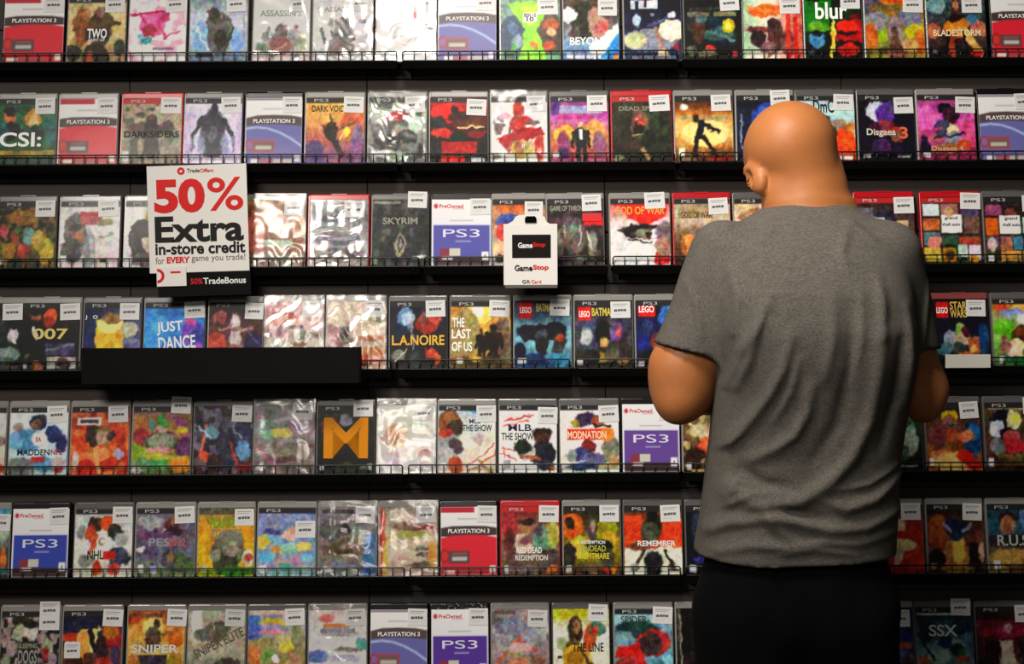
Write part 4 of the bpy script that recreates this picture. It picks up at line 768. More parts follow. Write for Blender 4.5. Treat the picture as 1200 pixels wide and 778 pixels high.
# ---------------------------------------------------------------- the offer sign
def sign():
    Y = -.030; s = (Y-CAM.y)/FPX
    c = px2world(231, 256, Y); bot = px2world(235, 318.5, Y)
    e = empty('offer_sign', (c.x, Y, c.z-.125), (0, RAD(-1.5), 0))
    # local frame: z measured up from the sign's lower edge; px helper (photo px, de-rotated)
    def L(px, py): 
        v = px2world(px, py, Y) - Vector((c.x, Y, c.z-.125)); a = RAD(1.5)
        return v.x*math.cos(a)+v.z*math.sin(a)*-1*-1*0 + v.z*math.sin(a), v.z*math.cos(a)-v.x*math.sin(a)
    tag(e, 'white fifty percent extra store credit sign with black footer strip', 'sign')
    x0, z1 = L(170,195); x1, z0 = L(293.5,317)
    x0b, _ = L(177,321); x0 = (x0+x0b)/2
    x1 = (L(287.5,191.5)[0]+x1)/2
    obj('sign_panel', boxmesh(x0, x1, 0, .002, z0, z1, bevel=.0006, seg=1), M['white'], e)
    def T(name, s_, m, xa, xb, yc, hpx, bold=.02, y=-.0008):
        cx, cz = L((xa+xb)/2, yc); lettering(name, s_, m, e, cx, cz, y, (xb-xa)*s, hpx*s, bold=bold)
    red, blk, gry = ink((214,26,26)), ink((22,20,20)), ink((105,102,100))
    T('headline', '50', red, 180.5, 240, 229.5, 40, .045); T('headline', '%', red, 243, 285, 227, 39, .012)
    T('headline', 'Extra', blk, 181.5, 285.5, 268, 31, .03)
    T('subline', 'in-store credit', blk, 182, 287.5, 290.5, 14, .03)
    T('subline', 'for', gry, 182.5, 192.5, 305.5, 8, .0)
    T('subline', 'EVERY', red, 195.5, 222.5, 304.5, 7.5, .04)
    T('subline', 'game you trade!', gry, 224.5, 287.5, 302.5, 9.5, .0)
    T('subline', 'Trade', ink((60,50,50)), 219, 234, 199.8, 4.6, .02); T('subline', 'Offers', red, 234.5, 250, 199.6, 4.6, .02)
    def ring(name, cx, cy, R, r, m, y, par=e, a0=0, a1=360):
        x, z = L(cx, cy); bm = bmesh.new(); n = 28; A, B = [], []
        for i in range(n+1):
            t = RAD(a0+(a1-a0)*i/n); A.append(bm.verts.new((x+R*s*math.cos(t), y, z+R*s*math.sin(t)))); B.append(bm.verts.new((x+r*s*math.cos(t), y, z+r*s*math.sin(t))))
        for i in range(n): bm.faces.new((A[i], A[i+1], B[i+1], B[i]))
        bmesh.ops.recalc_face_normals(bm, faces=bm.faces)
        return obj(name, bm, m, par)
    ring('round_emblem', 212, 200.5, 4.4, 1.6, red, -.0008)
    xa, zt = L(178,318); xb, zb = L(294,343)
    f = obj('footer_strip', boxmesh(xa+.012, xb, .0022, .0045, zb-.004, zt+.012, bevel=.0005, seg=1), ink((9,8,8), .75), e)
    def T2(name, s_, m, xa, xb, yc, hpx, bold=.02, y=-.0008):
        cx, cz = L((xa+xb)/2, yc); lettering(name, s_, m, f, cx, cz, y, (xb-xa)*s, hpx*s, bold=bold)
    T2('footer_text', '50%', ink((190,30,40)), 223, 237.5, 329.5, 7, .03, .0016); T2('footer_text', 'TradeBonus', ink('eee'), 238, 288, 328.5, 7.5, .02, .0016)
    xa, zt = L(183.5,313); xb, zb = L(219,335)
    cdo = obj('small_card', boxmesh(xa, xb, -.0024, -.001, zb, zt, bevel=.0004, seg=1), M['white'], e)
    ring('card_emblem', 184.6, 323.5, 8.5, 5.2, red, -.0028, cdo, -90, 90)
    q = L(206,319); obj('card_print', boxmesh(q[0]-6*s, q[0]+6*s, -.0028, -.0023, q[1]-1.2*s, q[1]+1.2*s), red, cdo)
    bm = bmesh.new(); tube(bm, [(L(200,196)[0],.0035,L(200,196)[1]),(L(200,191)[0],.006,L(200,191)[1]+.002),(L(200,188)[0],.0105,L(200,187)[1])], .002, 6)
    tube(bm, [(L(262,195)[0],.0035,L(262,195)[1]),(L(262,190)[0],.006,L(262,190)[1]+.002),(L(262,188)[0],.0105,L(262,186)[1])], .002, 6)
    obj('hanging_clip', bm, M['wire'], e)
sign()

# ---------------------------------------------------------------- gift card hanger
def gift():
    Y = -.060; s = (Y-CAM.y)/FPX; b = px2world(621.5, 338, Y); e = empty('gift_card_hanger', b)
    tag(e, 'white gift card hanger box with black card face, hooked on third shelf', 'gift card hanger')
    def L(px, py): v = px2world(px, py, Y)-b; return v.x, v.z
    x0, zt = L(590,262.5); x1, zb = L(653.5,334)
    obj('box_body', boxmesh(x0, x1, 0, .026, zb, zt, bevel=.0008, seg=1), M['white'], e)
    obj('base_edge', boxmesh(x0+.003, x1-.0005, .001, .027, zb-.006, zb), M['shade_grey'], e)
    bm = bmesh.new()
    pts = [L(594,263), L(601,259), L(604,254), L(608,252), L(634,252), L(638,254), L(640.5,260), L(646,263)]
    fr = [bm.verts.new((x,.0005,z)) for x, z in pts]; bk = [bm.verts.new((x,.0022,z)) for x, z in pts]
    bm.faces.new(fr); bm.faces.new(bk[::-1])
    for i in range(len(pts)): bm.faces.new((fr[i], bk[i], bk[(i+1)%len(pts)], fr[(i+1)%len(pts)]))
    bmesh.ops.recalc_face_normals(bm, faces=bm.faces); obj('hang_tab', bm, M['white'], e)
    xa, za = L(615,253.5); xb, zb2 = L(628.5,260.5); 
    bm = bmesh.new(); box(bm, xa+.002, xb-.002, -.004, .05, za-.004, za, bevel=.001, seg=1); box(bm, xa, xb, -.005, -.0005, zb2, za-.003, bevel=.001, seg=1); bmesh.ops.recalc_face_normals(bm, faces=bm.faces)
    obj('hook', bm, M['black'], e)
    xa, za = L(600,275); xb, zb2 = L(645.5,302)
    cd = obj('gift_card', boxmesh(xa, xb, -.0012, -.0002, zb2, za, bevel=.0005, seg=2), ink((24,20,20), .35), e)
    def T(p, t, m, xa, xb, yc, hpx, y, bold=.03):
        cx, cz = L((xa+xb)/2, yc); lettering('shop_name', t, m, p, cx, cz, y, (xb-xa)*s, hpx*s, bold=bold)
    red = ink((214,26,26))
    T(cd, 'Game', ink('eee'), 607, 624, 287.5, 6.5, -.0016); T(cd, 'Stop', red, 624.5, 639, 287.3, 6.5, -.0016)
    T(e, 'Game', ink((30,26,26)), 603, 624, 314, 7, -.0012); T(e, 'Stop', red, 624.5, 643, 313.8, 7.2, -.0012)
    T(e, 'Gift', ink((60,54,54)), 612, 621, 330, 4.2, -.0012, .01); T(e, 'Card', red, 622.5, 634, 330, 4, -.0012, .01)
gift()

# ---------------------------------------------------------------- white strip on the fourth shelf
def strip():
    Y = -.0215; a = px2world(1108, 415.5, Y); b = px2world(1161, 431, Y)
    o = obj('shelf_label_strip', boxmesh(0, b.x-a.x, 0, .002, 0, a.z-b.z, bevel=.0004, seg=1), M['cream_strip'], None, (a.x, Y, b.z))
    tag(o, 'plain white label strip clipped to the wire under the brick-toy case', 'label strip')
strip()
# ---------------------------------------------------------------- the man: bodies from smooth distance fields
class Field:
    def __init__(s, lo, hi, h):
        s.lo = np.array(lo, float); s.h = h
        s.n = np.ceil((np.array(hi)-s.lo)/h).astype(int)+1
        s.f = np.full(s.n, 1.0, np.float32)
    def sub(s, lo, hi):
        a = np.clip(np.floor((np.array(lo)-s.lo)/s.h).astype(int), 0, s.n); b = np.clip(np.ceil((np.array(hi)-s.lo)/s.h).astype(int)+1, 0, s.n)
        sl = tuple(slice(int(i), int(j)) for i, j in zip(a, b))
        ax = [s.lo[k]+s.h*np.arange(a[k], b[k]) for k in range(3)]
        return sl, np.meshgrid(*ax, indexing='ij', sparse=True)
    def put(s, sl, d, k):
        f = s.f[sl]
        if f.size == 0: return
        d = d.astype(np.float32)
        if k <= 0: s.f[sl] = np.minimum(f, d)
        else:
            h = np.clip(.5+.5*(f-d)/k, 0, 1); s.f[sl] = f*(1-h)+d*h-k*h*(1-h)
    def cone(s, a, b, ra, rb, k=.02):
        a = np.array(a, float); b = np.array(b, float); m = max(ra, rb)+k*1.5+.03
        sl, (X,Y,Z) = s.sub(np.minimum(a,b)-m, np.maximum(a,b)+m)
        d = b-a; L2 = (d**2).sum()+1e-12
        t = np.clip(((X-a[0])*d[0]+(Y-a[1])*d[1]+(Z-a[2])*d[2])/L2, 0, 1)
        q = np.sqrt((X-a[0]-t*d[0])**2+(Y-a[1]-t*d[1])**2+(Z-a[2]-t*d[2])**2)-(ra+(rb-ra)*t)
        s.put(sl, q, k)
    def ell(s, c, r, k=.02, R=None, cut=False):
        c = np.array(c, float); r = np.array(r, float); m = r.max()+k*1.5+.03
        sl, (X,Y,Z) = s.sub(c-m, c+m)
        x, y, z = X-c[0], Y-c[1], Z-c[2]
        if R is not None: x, y, z = [R[0][i]*x+R[1][i]*y+R[2][i]*z for i in range(3)]
        k0 = np.sqrt((x/r[0])**2+(y/r[1])**2+(z/r[2])**2); k1 = np.sqrt((x/r[0]**2)**2+(y/r[1]**2)**2+(z/r[2]**2)**2)+1e-9
        d = k0*(k0-1)/k1
        if cut:
            f = s.f[sl]; d = -d.astype(np.float32); h = np.clip(.5-.5*(f-d)/k, 0, 1); s.f[sl] = f*(1-h)+d*h+k*h*(1-h)
        else: s.put(sl, d, k)
    def loft(s, tab, k=.02, p=2.4):
        """tab rows: z, cx, cy, a, b"""
        tab = np.array(sorted(tab)); z0, z1 = tab[0,0], tab[-1,0]
        m = .06; sl, (X,Y,Z) = s.sub((tab[:,1]-tab[:,3]).min()-m if 0 else ((tab[:,1]-tab[:,3]).min()-m, (tab[:,2]-tab[:,4]).min()-m, z0-m), ((tab[:,1]+tab[:,3]).max()+m, (tab[:,2]+tab[:,4]).max()+m, z1+m))
        zs = np.linspace(z0, z1, 400); sg = max(1, int(400*.014/(z1-z0))); ker = np.exp(-.5*(np.arange(-3*sg,3*sg+1)/sg)**2); ker /= ker.sum()
        cols = {j: np.convolve(np.pad(np.interp(zs, tab[:,0], tab[:,j]), 3*sg, mode='reflect', reflect_type='odd'), ker, 'valid') for j in range(1,5)}
        g = lambda j: np.interp(Z, zs, cols[j])
        a, b = g(3), g(4)
        q = ((np.abs(X-g(1))/a)**p+(np.abs(Y-g(2))/b)**p)**(1/p)
        d = (q-1)*np.minimum(a,b)
        d = np.maximum(d, np.maximum(z0-Z, Z-z1)); s.put(sl, d, k)
    def mesh(s, name):
        f = s.f; ins = f < 0
        nx, ny, nz = f.shape
        S = np.zeros((nx-1,ny-1,nz-1), np.int8)
        for i in (0,1):
            for j in (0,1):
                for k in (0,1): S += ins[i:nx-1+i, j:ny-1+j, k:nz-1+k]
        cells = np.argwhere((S > 0) & (S < 8)); idx = -np.ones(S.shape, np.int64); idx[tuple(cells.T)] = np.arange(len(cells))
        P = np.zeros((len(cells),3)); cnt = np.zeros(len(cells))
        cor = [(i,j,k) for i in (0,1) for j in (0,1) for k in (0,1)]
        for a in range(8):
            for b in range(a+1,8):
                A, B = np.array(cor[a]), np.array(cor[b])
                if np.abs(A-B).sum() != 1: continue
                fa = f[tuple((cells+A).T)]; fb = f[tuple((cells+B).T)]; m = (fa < 0) != (fb < 0)
                t = np.where(m, fa/(fa-fb+1e-12*(fa==fb)), 0)
                P[m] += (A+(B-A)*t[:,None])[m]; cnt[m] += 1
        P = (cells+P/cnt[:,None])*s.h+s.lo
        quads = []
        for ax in range(3):
            o1, o2 = [v for v in range(3) if v != ax]
            sh = [slice(None)]*3; sh2 = [slice(None)]*3; sh[ax] = slice(0,-1); sh2[ax] = slice(1,None)
            A, B = ins[tuple(sh)], ins[tuple(sh2)]; e = np.argwhere(A != B)
            ok = (e[:,o1] > 0) & (e[:,o2] > 0) & (e[:,o1] < f.shape[o1]-1) & (e[:,o2] < f.shape[o2]-1); e = e[ok]
            sgn = A[tuple(e.T)]
            d1 = np.zeros(3,int); d1[o1] = 1; d2 = np.zeros(3,int); d2[o2] = 1
            q = np.stack([idx[tuple((e-d1-d2).T)], idx[tuple((e-d2).T)], idx[tuple(e.T)], idx[tuple((e-d1).T)]], 1)
            flip = sgn if ax != 1 else ~sgn
            q[~flip] = q[~flip][:, ::-1]; quads.append(q)
        q = np.concatenate(quads)
        me = bpy.data.meshes.new(name); me.vertices.add(len(P)); me.vertices.foreach_set('co', P.ravel())
        me.loops.add(q.size); me.loops.foreach_set('vertex_index', q.ravel()); me.polygons.add(len(q)); me.polygons.foreach_set('loop_start', np.arange(len(q))*4)
        me.update(calc_edges=True); me.validate(); return smooth(me)
def relax(me, it=3, lam=.5):
    n = len(me.vertices); co = np.zeros(n*3); me.vertices.foreach_get('co', co); co = co.reshape(-1,3)
    e = np.zeros(len(me.edges)*2, int); me.edges.foreach_get('vertices', e); e = e.reshape(-1,2)
    deg = np.bincount(e.ravel(), minlength=n)[:,None]
    for i in range(it):
        for l in (lam, -lam*1.02):
            a = np.zeros_like(co); np.add.at(a, e[:,0], co[e[:,1]]); np.add.at(a, e[:,1], co[e[:,0]])
            co = co+l*(a/deg-co)
    me.vertices.foreach_set('co', co.ravel()); me.update(); return me

PY = -.62                                          # depth of the man's trunk
def W(px, py, y=PY): return np.array(px2world(px, py, y))
S = (PY-CAM.y)/FPX                                 # metres per photo pixel at his depth
def skin_mat():
    m = mat('tan_skin', (172,107,60), .5, .35, noise=(40,.08), bump=(220,.12,.001))
    b = m.node_tree.nodes['Principled BSDF']; b.inputs['Subsurface Weight'].default_value = .06
    b.inputs['Subsurface Radius'].default_value = (.02,.008,.004); b.inputs['Subsurface Scale'].default_value = .5; return m
def cloth_mat(name, c, amt, scale=420):
    m = bpy.data.materials.new(name); m.use_nodes = True; nt = m.node_tree; b = nt.nodes['Principled BSDF']
    b.inputs['Roughness'].default_value = .95; b.inputs['Specular IOR Level'].default_value = .1
    tc = nt.nodes.new('ShaderNodeTexCoord'); mp = nt.nodes.new('ShaderNodeMapping'); mp.inputs['Scale'].default_value = (.35,1,1)
    n = nt.nodes.new('ShaderNodeTexNoise'); n.inputs['Scale'].default_value = scale; n.inputs['Detail'].default_value = 2
    n2 = nt.nodes.new('ShaderNodeTexNoise'); n2.inputs['Scale'].default_value = scale*.16; n2.inputs['Detail'].default_value = 3
    ad = nt.nodes.new('ShaderNodeMath'); ad.operation = 'MULTIPLY_ADD'; ad.inputs[1].default_value = 1.0
    r = nt.nodes.new('ShaderNodeValToRGB'); l = srgb(c)
    r.color_ramp.elements[0].position = .33; r.color_ramp.elements[1].position = .72
    r.color_ramp.elements[0].color = (*[x*(1-amt) for x in l],1); r.color_ramp.elements[1].color = (*[x*(1+amt) for x in l],1)
    nt.links.new(tc.outputs['Object'], mp.inputs[0]); nt.links.new(mp.outputs[0], n.inputs['Vector']); nt.links.new(mp.outputs[0], n2.inputs['Vector'])
    nt.links.new(n.outputs['Fac'], ad.inputs[0]); mu = nt.nodes.new('ShaderNodeMath'); mu.operation = 'MULTIPLY_ADD'; mu.inputs[1].default_value = .25; mu.inputs[2].default_value = -.12; nt.links.new(n2.outputs['Fac'], mu.inputs[0]); nt.links.new(mu.outputs[0], ad.inputs[2]); nt.links.new(ad.outputs[0], r.inputs[0]); nt.links.new(r.outputs[0], b.inputs['Base Color'])
    bp = nt.nodes.new('ShaderNodeBump'); bp.inputs['Strength'].default_value = .2; bp.inputs['Distance'].default_value = .001
    nt.links.new(n.outputs['Fac'], bp.inputs['Height']); nt.links.new(bp.outputs[0], b.inputs['Normal']); return m
man = empty('person', (W(932,400)[0], PY, 0))
tag(man, 'bald man in grey t-shirt and black trousers, back turned, head bowed', 'person')
def part(name, me, m, par=man):
    o = obj(name, me, m, None); o.parent = par
    off = Vector(man.location) if par is man else Vector((0,0,0))
    if par is man: o.data.transform(Matrix.Translation(-off))
    return o
# ---- joints
shL, shR = W(846,305), W(1044,305)
elL = W(801,460); elL[1] = PY+.01
elR = W(1078,456, PY+.05); elR[1] = PY+.05
wrL = np.array([elL[0]+.135, PY+.215, elL[2]+.012]); wrR = np.array([elR[0]-.115, PY+.275, elR[2]+.03])
HC = W(923,179, PY+.095)                            # skull centre
YAW, PITCH, TIL = RAD(7), RAD(34), RAD(11)
Rh = (Matrix.Rotation(YAW, 3, 'Z') @ Matrix.Rotation(TIL*-1, 3, 'Y') @ Matrix.Rotation(-PITCH, 3, 'X'))
Rn = np.array(Rh)
hp = lambda x, y, z: HC+Rn@np.array([x,y,z])        # head frame: x his right, y forward, z up
def body():
    F = Field((.17,-.88,-.01),(.88,-.2,1.76),.0052)
    cx = W(940,400)[0]
    # trunk (inside the shirt)
    T = [(W(953,243)[2],W(953,0)[0],PY+.058,.066,.05),(1.49,W(950,0)[0],PY+.036,.11,.068),(1.44,W(946,0)[0],PY+.004,.135,.082),(1.32,W(946,0)[0],PY-.022,.142,.09),(1.15,W(946,0)[0],PY-.006,.138,.086),(1.0,W(940,0)[0],PY+.018,.14,.088),(.80,W(935,0)[0],PY+.03,.14,.09)]
    F.loft(T, 0)
    F.cone(shL+[.02,0,0], elL+[-.0,0,.01], .057, .050, .03); F.cone(shR-[.02,0,0], elR, .05, .047, .03)
    F.ell(elL*.5+shL*.5+[.0,-.004,0], (.054,.058,.08), .02); F.ell(elL+[-.004,-.006,.045], (.058,.054,.06), .03); F.ell(elR*.5+shR*.5+[.0,-.004,0], (.046,.05,.08), .02)
    F.cone(elL, elL*.55+wrL*.45, .047, .049, .03); F.cone(elL*.55+wrL*.45, wrL, .046, .03, .02)
    F.cone(elR, elR*.55+wrR*.45, .045, .045, .022); F.cone(elR*.55+wrR*.45, wrR, .044, .03, .02)
    F.ell(elL+[-.012,-.018,-.022], (.032,.032,.032), .025); F.ell(elR+[.002,-.02,-.026], (.03,.03,.034), .02)
    # neck
    nb = W(952,268, PY+.05); nt_ = HC+np.array([.020,-.03,-.045])
    F.cone(nb, nt_, .070, .068, .03)
    F.cone(W(915,272,PY+.05), nt_+[-.016,0,-.03], .03, .035, .03); F.cone(W(992,270,PY+.05), nt_+[.022,0,-.02], .035, .042, .03)
    # skull and face
    F.ell(HC, (.081,.098,.086), .01, Rn); F.ell(hp(0,-.035,-.012), (.074,.066,.072), .03, Rn)
    F.ell(hp(0,.035,-.055), (.055,.06,.068), .03, Rn); F.cone(hp(0,.07,-.1), hp(0,.06,-.085), .03, .04, .03)
    F.cone(hp(.05,.0,-.085), hp(.02,.07,-.112), .02, .018, .03); F.cone(hp(-.05,.0,-.085), hp(-.02,.07,-.112), .02, .018, .03)
    F.cone(hp(-.035,.082,.008), hp(.035,.082,.008), .014, .014, .015)
    F.cone(hp(0,.096,-.01), hp(0,.112,-.046), .008, .013, .01); F.ell(hp(.012,.1,-.05), (.009,.01,.008), .008, Rn); F.ell(hp(-.012,.1,-.05), (.009,.01,.008), .008, Rn)
    for sx in (-1,1): F.ell(hp(sx*.032,.093,-.014), (.015,.01,.009), .008, Rn, cut=True)
    F.cone(hp(-.02,.094,-.075), hp(.02,.094,-.075), .006, .006, .006); F.cone(hp(-.016,.092,-.084), hp(.016,.092,-.084), .007, .007, .006)
    # ears
    for sx in (-1,1):
        fl = 32 if sx < 0 else 8; ex = .084 if sx < 0 else .070
        Re = np.array(Rh @ Matrix.Rotation(sx*RAD(-fl), 3, 'Z') @ Matrix.Rotation(RAD(-10), 3, 'X'))
        F.ell(hp(sx*ex,-.012,-.05), (.011,.023,.037), .006, Re); F.ell(hp(sx*(ex+.010),-.006,-.046), (.007,.012,.020), .006, Re, cut=True)
        F.ell(hp(sx*(ex-.005),-.006,-.076), (.008,.012,.013), .006, Re)
    # legs and feet (inside trousers and shoes)
    for sx in (-1,1):
        x = cx+sx*.085
        F.cone((x,PY+.03,.80),(x+sx*.01,PY+.01,.48),.066,.052,.02); F.cone((x+sx*.01,PY+.01,.48),(x+sx*.015,PY-.01,.1),.05,.034,.02)
        F.cone((x+sx*.015,PY-.03,.055),(x+sx*.03,PY+.13,.04),.03,.026,.02)
    # hands: palm, four curled fingers, thumb
    for wr, el, sx in ((wrL,elL,1),(wrR,elR,-1)):
        d = (wr-el)/np.linalg.norm(wr-el); inn = np.array([sx*.95,.2,.1]); inn -= d*(inn@d); inn /= np.linalg.norm(inn)
        up = np.cross(d, inn)*sx; up /= np.linalg.norm(up)
        if up[2] < 0: up = -up
        pc = wr+d*.045
        for t in (-.024,-.008,.008,.024): F.cone(wr+up*t*.6+d*.005, wr+up*t*1.15+d*.085, .015, .0125, .012)
        for j, (t, L) in enumerate(((.030,.036),(.010,.041),(-.010,.038),(-.029,.030))):
            k0 = wr+d*.088+up*t; k1 = k0+(d*.85+inn*.5)*L; k2 = k1+(d*.1+inn*.95)*L*.75; k3 = k2+(-d*.75+inn*.55)*L*.55
            F.cone(k0,k1,.0098,.009,.004); F.cone(k1,k2,.009,.0084,.002); F.cone(k2,k3,.0084,.0074,.002)
        t0 = wr+d*.025+up*.026; t1 = t0+(d*.6+up*.45+inn*.5)*.042; t2 = t1+(d*.7+inn*.7)*.034
        F.cone(t0,t1,.0135,.0108,.008); F.cone(t1,t2,.0105,.0088,.002)
    return relax(F.mesh('body'), 4)
part('body', body(), skin_mat())
for sx in (-1,1):
    bm = bmesh.new(); bmesh.ops.create_uvsphere(bm, u_segments=16, v_segments=10, radius=.0105, matrix=Matrix.Translation(Vector(hp(sx*.032,.085,-.014))))
    o = part('eye', bm, ink('ddc', .2))
    bm = bmesh.new(); bmesh.ops.create_uvsphere(bm, u_segments=14, v_segments=8, radius=.0062, matrix=Matrix.Translation(Vector(hp(sx*.032,.0902,-.0165))))
    bmesh.ops.translate(bm, verts=bm.verts, vec=-Vector(man.location)); obj('iris', bm, ink('321', .2), o)

# ---- t-shirt
FOLDS = [
 (.005,.007,[(1040,540),(1000,560),(960,566)]),(.004,.007,[(840,588),(870,572),(890,570)]),(.004,.007,[(900,640),(940,634),(990,640)]),
 (.005,.008,[(915,420),(908,455),(892,488)]),(.004,.007,[(858,395),(850,425),(842,450)]),(.004,.007,[(800,330),(812,365),(815,395)]),
 (.004,.007,[(1086,330),(1080,370),(1076,405)]),(.004,.008,[(984,345),(982,400),(974,450)]),(.004,.007,[(985,256),(996,270),(1012,285)]),(.005,.008,[(862,500),(848,515),(838,520)]),  # (amplitude m, width m, points in photo pixels)
 (.013,.017,[(1006,395),(1004,440),(997,490),(980,530),(952,560),(925,578),(895,586),(868,583),(850,566)]),
 (.008,.012,[(1006,330),(1008,360),(1006,395)]),
 (.009,.012,[(905,395),(898,430),(885,460),(866,490),(846,510)]),
 (.009,.012,[(930,450),(926,480),(914,505),(895,520),(872,532)]),
 (.007,.011,[(872,380),(862,420),(852,450)]),
 (.007,.010,[(884,350),(868,385),(856,410)]),
 (.008,.012,[(1046,552),(1010,578),(975,588),(948,578)]),
 (.010,.013,[(824,618),(845,606),(880,598),(920,602),(955,612),(1000,610),(1046,592)]),
 (.006,.010,[(836,640),(870,630),(910,632),(950,626),(990,628),(1040,618)]),
 (.006,.010,[(884,590),(893,606),(912,622)]),
 (.007,.012,[(850,560),(845,575),(850,592)]),
 (.006,.010,[(990,262),(976,280),(968,300),(972,318)]),
 (.005,.012,[(905,252),(890,275),(868,300)]),
 (.006,.012,[(952,350),(950,400),(944,440)]),
 (.006,.012,[(1040,360),(1046,420),(1044,470)]),
 (.006,.010,[(846,318),(850,350),(846,390)]),
 (-.007,.012,[(1030,400),(1026,460),(1012,520)]),
 (-.008,.016,[(972,360),(972,430),(962,490),(940,530)]),
 (-.006,.010,[(860,600),(900,588),(950,598)]),
 (-.006,.012,[(862,545),(885,560),(910,562)]),
]
def folds(X, Z):
    out = np.zeros(X.shape)
    for amp, wd, pts in FOLDS:
        P = [W(*p) for p in pts]; best = np.full(X.shape, 9.0); tt = np.zeros(X.shape)
        n = len(P)-1
        for i in range(n):
            ax, az, bx, bz = P[i][0], P[i][2], P[i+1][0], P[i+1][2]; dx, dz = bx-ax, bz-az
            t = np.clip(((X-ax)*dx+(Z-az)*dz)/(dx*dx+dz*dz), 0, 1); d = np.hypot(X-ax-t*dx, Z-az-t*dz)
            m = d < best; best = np.where(m, d, best); tt = np.where(m, (i+t)/n, tt)
        taper = .35+.65*np.sin(np.pi*np.clip(tt*.9+.05,0,1))
        out += amp*taper*np.exp(-(best/(wd*.85))**2)
    return out
def shirt():
    F = Field((.2,-.86,.84),(.86,-.42,1.58),.0042)
    rows = [(234,954,46,.060,.062),(243,953,54,.068,.058),(250,951,70,.078,.05),(259,949,87,.09,.042),(270,947,99,.10,.034),(288,946,108,.112,.016),(315,946,114,.122,-.004),(350,946,117,.132,-.022),(390,948,117,.134,-.030),(430,951,113,.130,-.024),(480,948,111,.124,-.006),(540,942,112,.122,.014),(600,938,115,.128,.026),(640,934,118,.132,.034),(672,933,119,.132,.04)]
    F.loft([(W(c,y)[2], W(c,y)[0], PY+o, a*S, b) for y, c, a, b, o in rows], 0, 2.5)
    G = Field(F.lo, F.lo+F.h*(F.n-1), F.h); G.f = np.full(F.f.shape, 1.0, np.float32)
    a, b = W(850,300), W(806,424); G.cone(a, b, .064, .068, .03)
    a2, b2 = W(1040,300), W(1069,424); b2[1] += .04; G.cone(a2, b2, .063, .063, .03)
    sl, (X,Y,Z) = F.sub(F.lo, F.lo+F.h*F.n)
    nL = np.array([-.27,0,-1.0]); nL /= np.linalg.norm(nL); pL = W(805,411)
    cut = np.where(X < W(945,0)[0], (X-pL[0])*nL[0]+(Z-pL[2])*nL[2], W(0,413)[2]-Z+0*X); G.f = np.maximum(G.f, cut).astype(np.float32)
    h = np.clip(.5+.5*(F.f-G.f)/.025, 0, 1); F.f = (F.f*(1-h)+G.f*h-.025*h*(1-h)).astype(np.float32)
    sl, (X,Y,Z) = F.sub(F.lo, F.lo+F.h*F.n)
    f = F.f
    XX, ZZ = np.meshgrid(X.ravel(), Z.ravel(), indexing='ij'); d = folds(XX, ZZ)
    n = (vnoise(len(Z.ravel()), len(X.ravel()), 9, 5).T-.5)*.006
    back = np.clip((PY+.02-Y)/.06, 0, 1); f -= (d[:,None,:]*back+n[:,None,:]).astype(np.float32)
    # hem, sleeve ends
    hx = (X-W(932,0)[0])/.18; hem = W(932,656)[2]+.014*hx**2+.004*np.sin(hx*3+1); trunk = (np.abs(X-W(945,0)[0]) < .30)
    np.maximum(f, (hem-Z).astype(np.float32), out=f)
    # flat neck opening, tipped towards the face
    top = W(950,240)[2]-np.maximum(0,Y-(PY+.055))*.7+(X-W(950,0)[0])*.02; np.maximum(f, (Z-top).astype(np.float32), out=f)
    return relax(F.mesh('t_shirt'), 2)
SHIRT = cloth_mat('grey_heather_cotton', (90,86,80), .32, 560)
ts = part('t_shirt', shirt(), SHIRT)
def collar():
    # ribbed neckband lying on the shirt around the neck opening
    prof = [(.0745,.066,-.008),(.0745,.066,.002),(.0765,.068,.0045),(.080,.071,.004),(.0875,.0755,-.0015),(.0925,.079,-.005),(.0925,.079,-.010),(.085,.074,-.012)]
    bm = bmesh.new(); N = 64; rings = []
    for i in range(N):
        t = 2*math.pi*i/N; ring = []
        for rx, ry, dz in prof:
            x = W(953,0)[0]+rx*math.cos(t); y = PY+.060+ry*math.sin(t)
            ring.append(bm.verts.new((x, y, W(950,243)[2]-max(0,y-(PY+.055))*.7+(x-W(950,0)[0])*.03+.004*abs(math.cos(t))+dz)))
        rings.append(ring)
    for i in range(N):
        a, b = rings[i], rings[(i+1)%N]
        for k in range(len(prof)): bm.faces.new((a[k], b[k], b[(k+1)%len(prof)], a[(k+1)%len(prof)]))
    bmesh.ops.recalc_face_normals(bm, faces=bm.faces)
    for f in bm.faces: f.smooth = True
    bmesh.ops.translate(bm, verts=bm.verts, vec=-Vector(man.location)); return bm
c_ = obj('collar', collar(), SHIRT, ts)
# ---- trousers
def trousers():
    F = Field((.2,-.84,.03),(.82,-.40,.96),.0055); cx = W(932,0)[0]
    F.loft([(z,x,PY+.03,a,b) for z,x,a,b in ((.93,cx,.158,.110),(.88,cx,.163,.116),(.80,cx-.002,.166,.122),(.76,cx-.002,.163,.116),(.71,cx-.002,.15,.095))], 0, 2.6)
    for sx in (-1,1):
        x = cx+sx*.088
        F.cone((x,PY+.025,.78),(x+sx*.012,PY+.01,.48),.092,.072,.05); F.cone((x+sx*.012,PY+.01,.48),(x+sx*.015,PY-.005,.09),.072,.062,.02)
    sl, (X,Y,Z) = F.sub(F.lo, F.lo+F.h*F.n); n = vnoise(len(Z.ravel()), len(X.ravel()), 14, 9).T-.5
    F.f -= (n*.006)[:,None,:].astype(np.float32); np.maximum(F.f, (.045-Z).astype(np.float32), out=F.f)
    return relax(F.mesh('trousers'), 2)
part('trousers', trousers(), cloth_mat('black_denim', (4,4,5), .3))
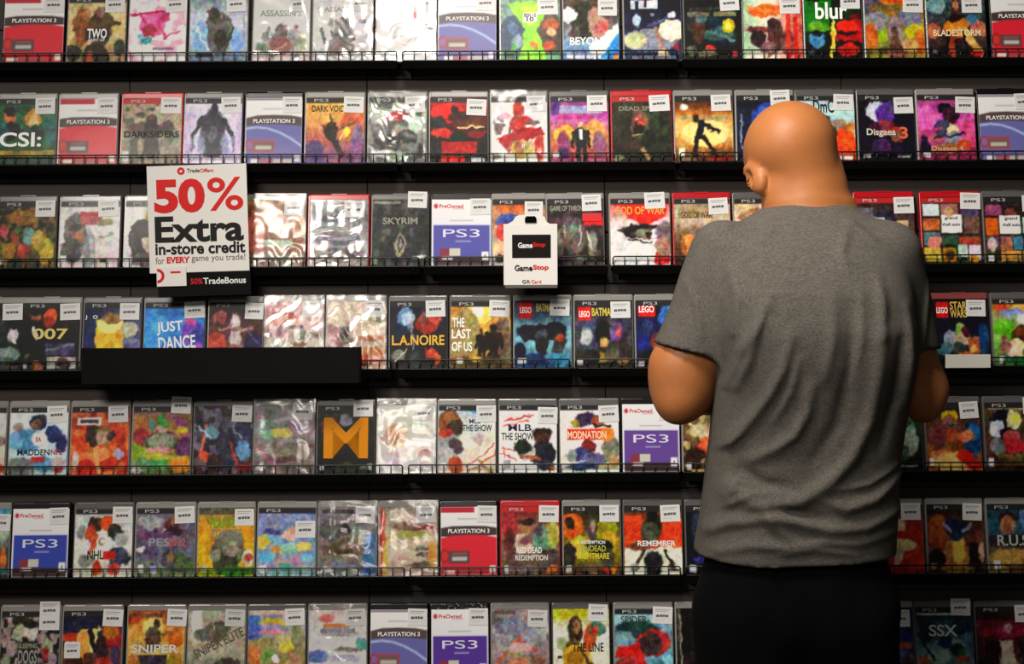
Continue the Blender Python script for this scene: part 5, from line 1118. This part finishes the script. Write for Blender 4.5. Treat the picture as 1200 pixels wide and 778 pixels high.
for sx in (-1,1):
    F = Field((.2,-.80,-.01),(.82,-.36,.16),.005); x = W(932,0)[0]+sx*.103
    F.cone((x,PY-.03,.05),(x+sx*.02,PY+.15,.042),.046,.042,.02); F.ell((x+sx*.01,PY+.06,.06),(.046,.12,.045),.02); F.ell((x,PY-.02,.085),(.042,.05,.05),.02)
    sl, (X,Y,Z) = F.sub(F.lo, F.lo+F.h*F.n); np.maximum(F.f, (.001-Z).astype(np.float32), out=F.f)
    part('shoe', relax(F.mesh('shoe'), 1), mat('black_shoe_leather', (16,15,15), .5, .4) if sx < 0 else bpy.data.materials['black_shoe_leather'])
# ---------------------------------------------------------------- camera and lights
cam = bpy.data.cameras.new('camera'); cam.sensor_width = 36; cam.lens = FPX/1200*36; cam.clip_end = 50
co = bpy.data.objects.new('camera', cam); C.objects.link(co); co.location = CAM
co.rotation_euler = (Matrix.Rotation(RAD(90), 3, 'X') @ Matrix.Rotation(-ROLL, 3, 'Z')).to_euler(); SC.camera = co
def area(name, loc, target, sx, sy, power, colr=(1,.93,.84), spread=180):
    l = bpy.data.lights.new(name, 'AREA'); l.shape = 'RECTANGLE'; l.size = sx; l.size_y = sy; l.energy = power; l.color = colr; l.spread = RAD(spread)
    o = bpy.data.objects.new(name, l); C.objects.link(o); o.location = loc
    o.rotation_euler = (Vector(target)-Vector(loc)).to_track_quat('-Z','Y').to_euler(); return o
area('unseen_lamp', (-1.5,-3.2,2.9), (-.3,0,1.35), 1.2, .5, 70)
area('unseen_lamp', (-.15,-1.5,2.9), (.42,-.6,1.5),   .6, .4, 15, spread=100)  # added lamp out of view, brightens the man's head and shoulders
area('unseen_lamp', (-.9,-6.4,2.8), (-.3,0,1.2), 1.1, .45, 9.5)  # added far lamp behind the camera, gives the shrink wrap its glints
area('unseen_lamp', (-.9,-10.5,2.8), (-.3,0,1.0), 1.25, .52, 12)  # another added lamp farther back, reflected in the lower rows' wrap
w = bpy.data.worlds.new('store_ambience'); SC.world = w; w.use_nodes = True
w.node_tree.nodes['Background'].inputs[0].default_value = (1,.93,.86,1); w.node_tree.nodes['Background'].inputs[1].default_value = .034
vs = SC.view_settings; vs.view_transform = 'Standard'; vs.look = 'None'; vs.gamma = 1; vs.exposure = 0; vs.use_curve_mapping = False
SC.cycles.max_bounces = 6; SC.cycles.transparent_max_bounces = 8
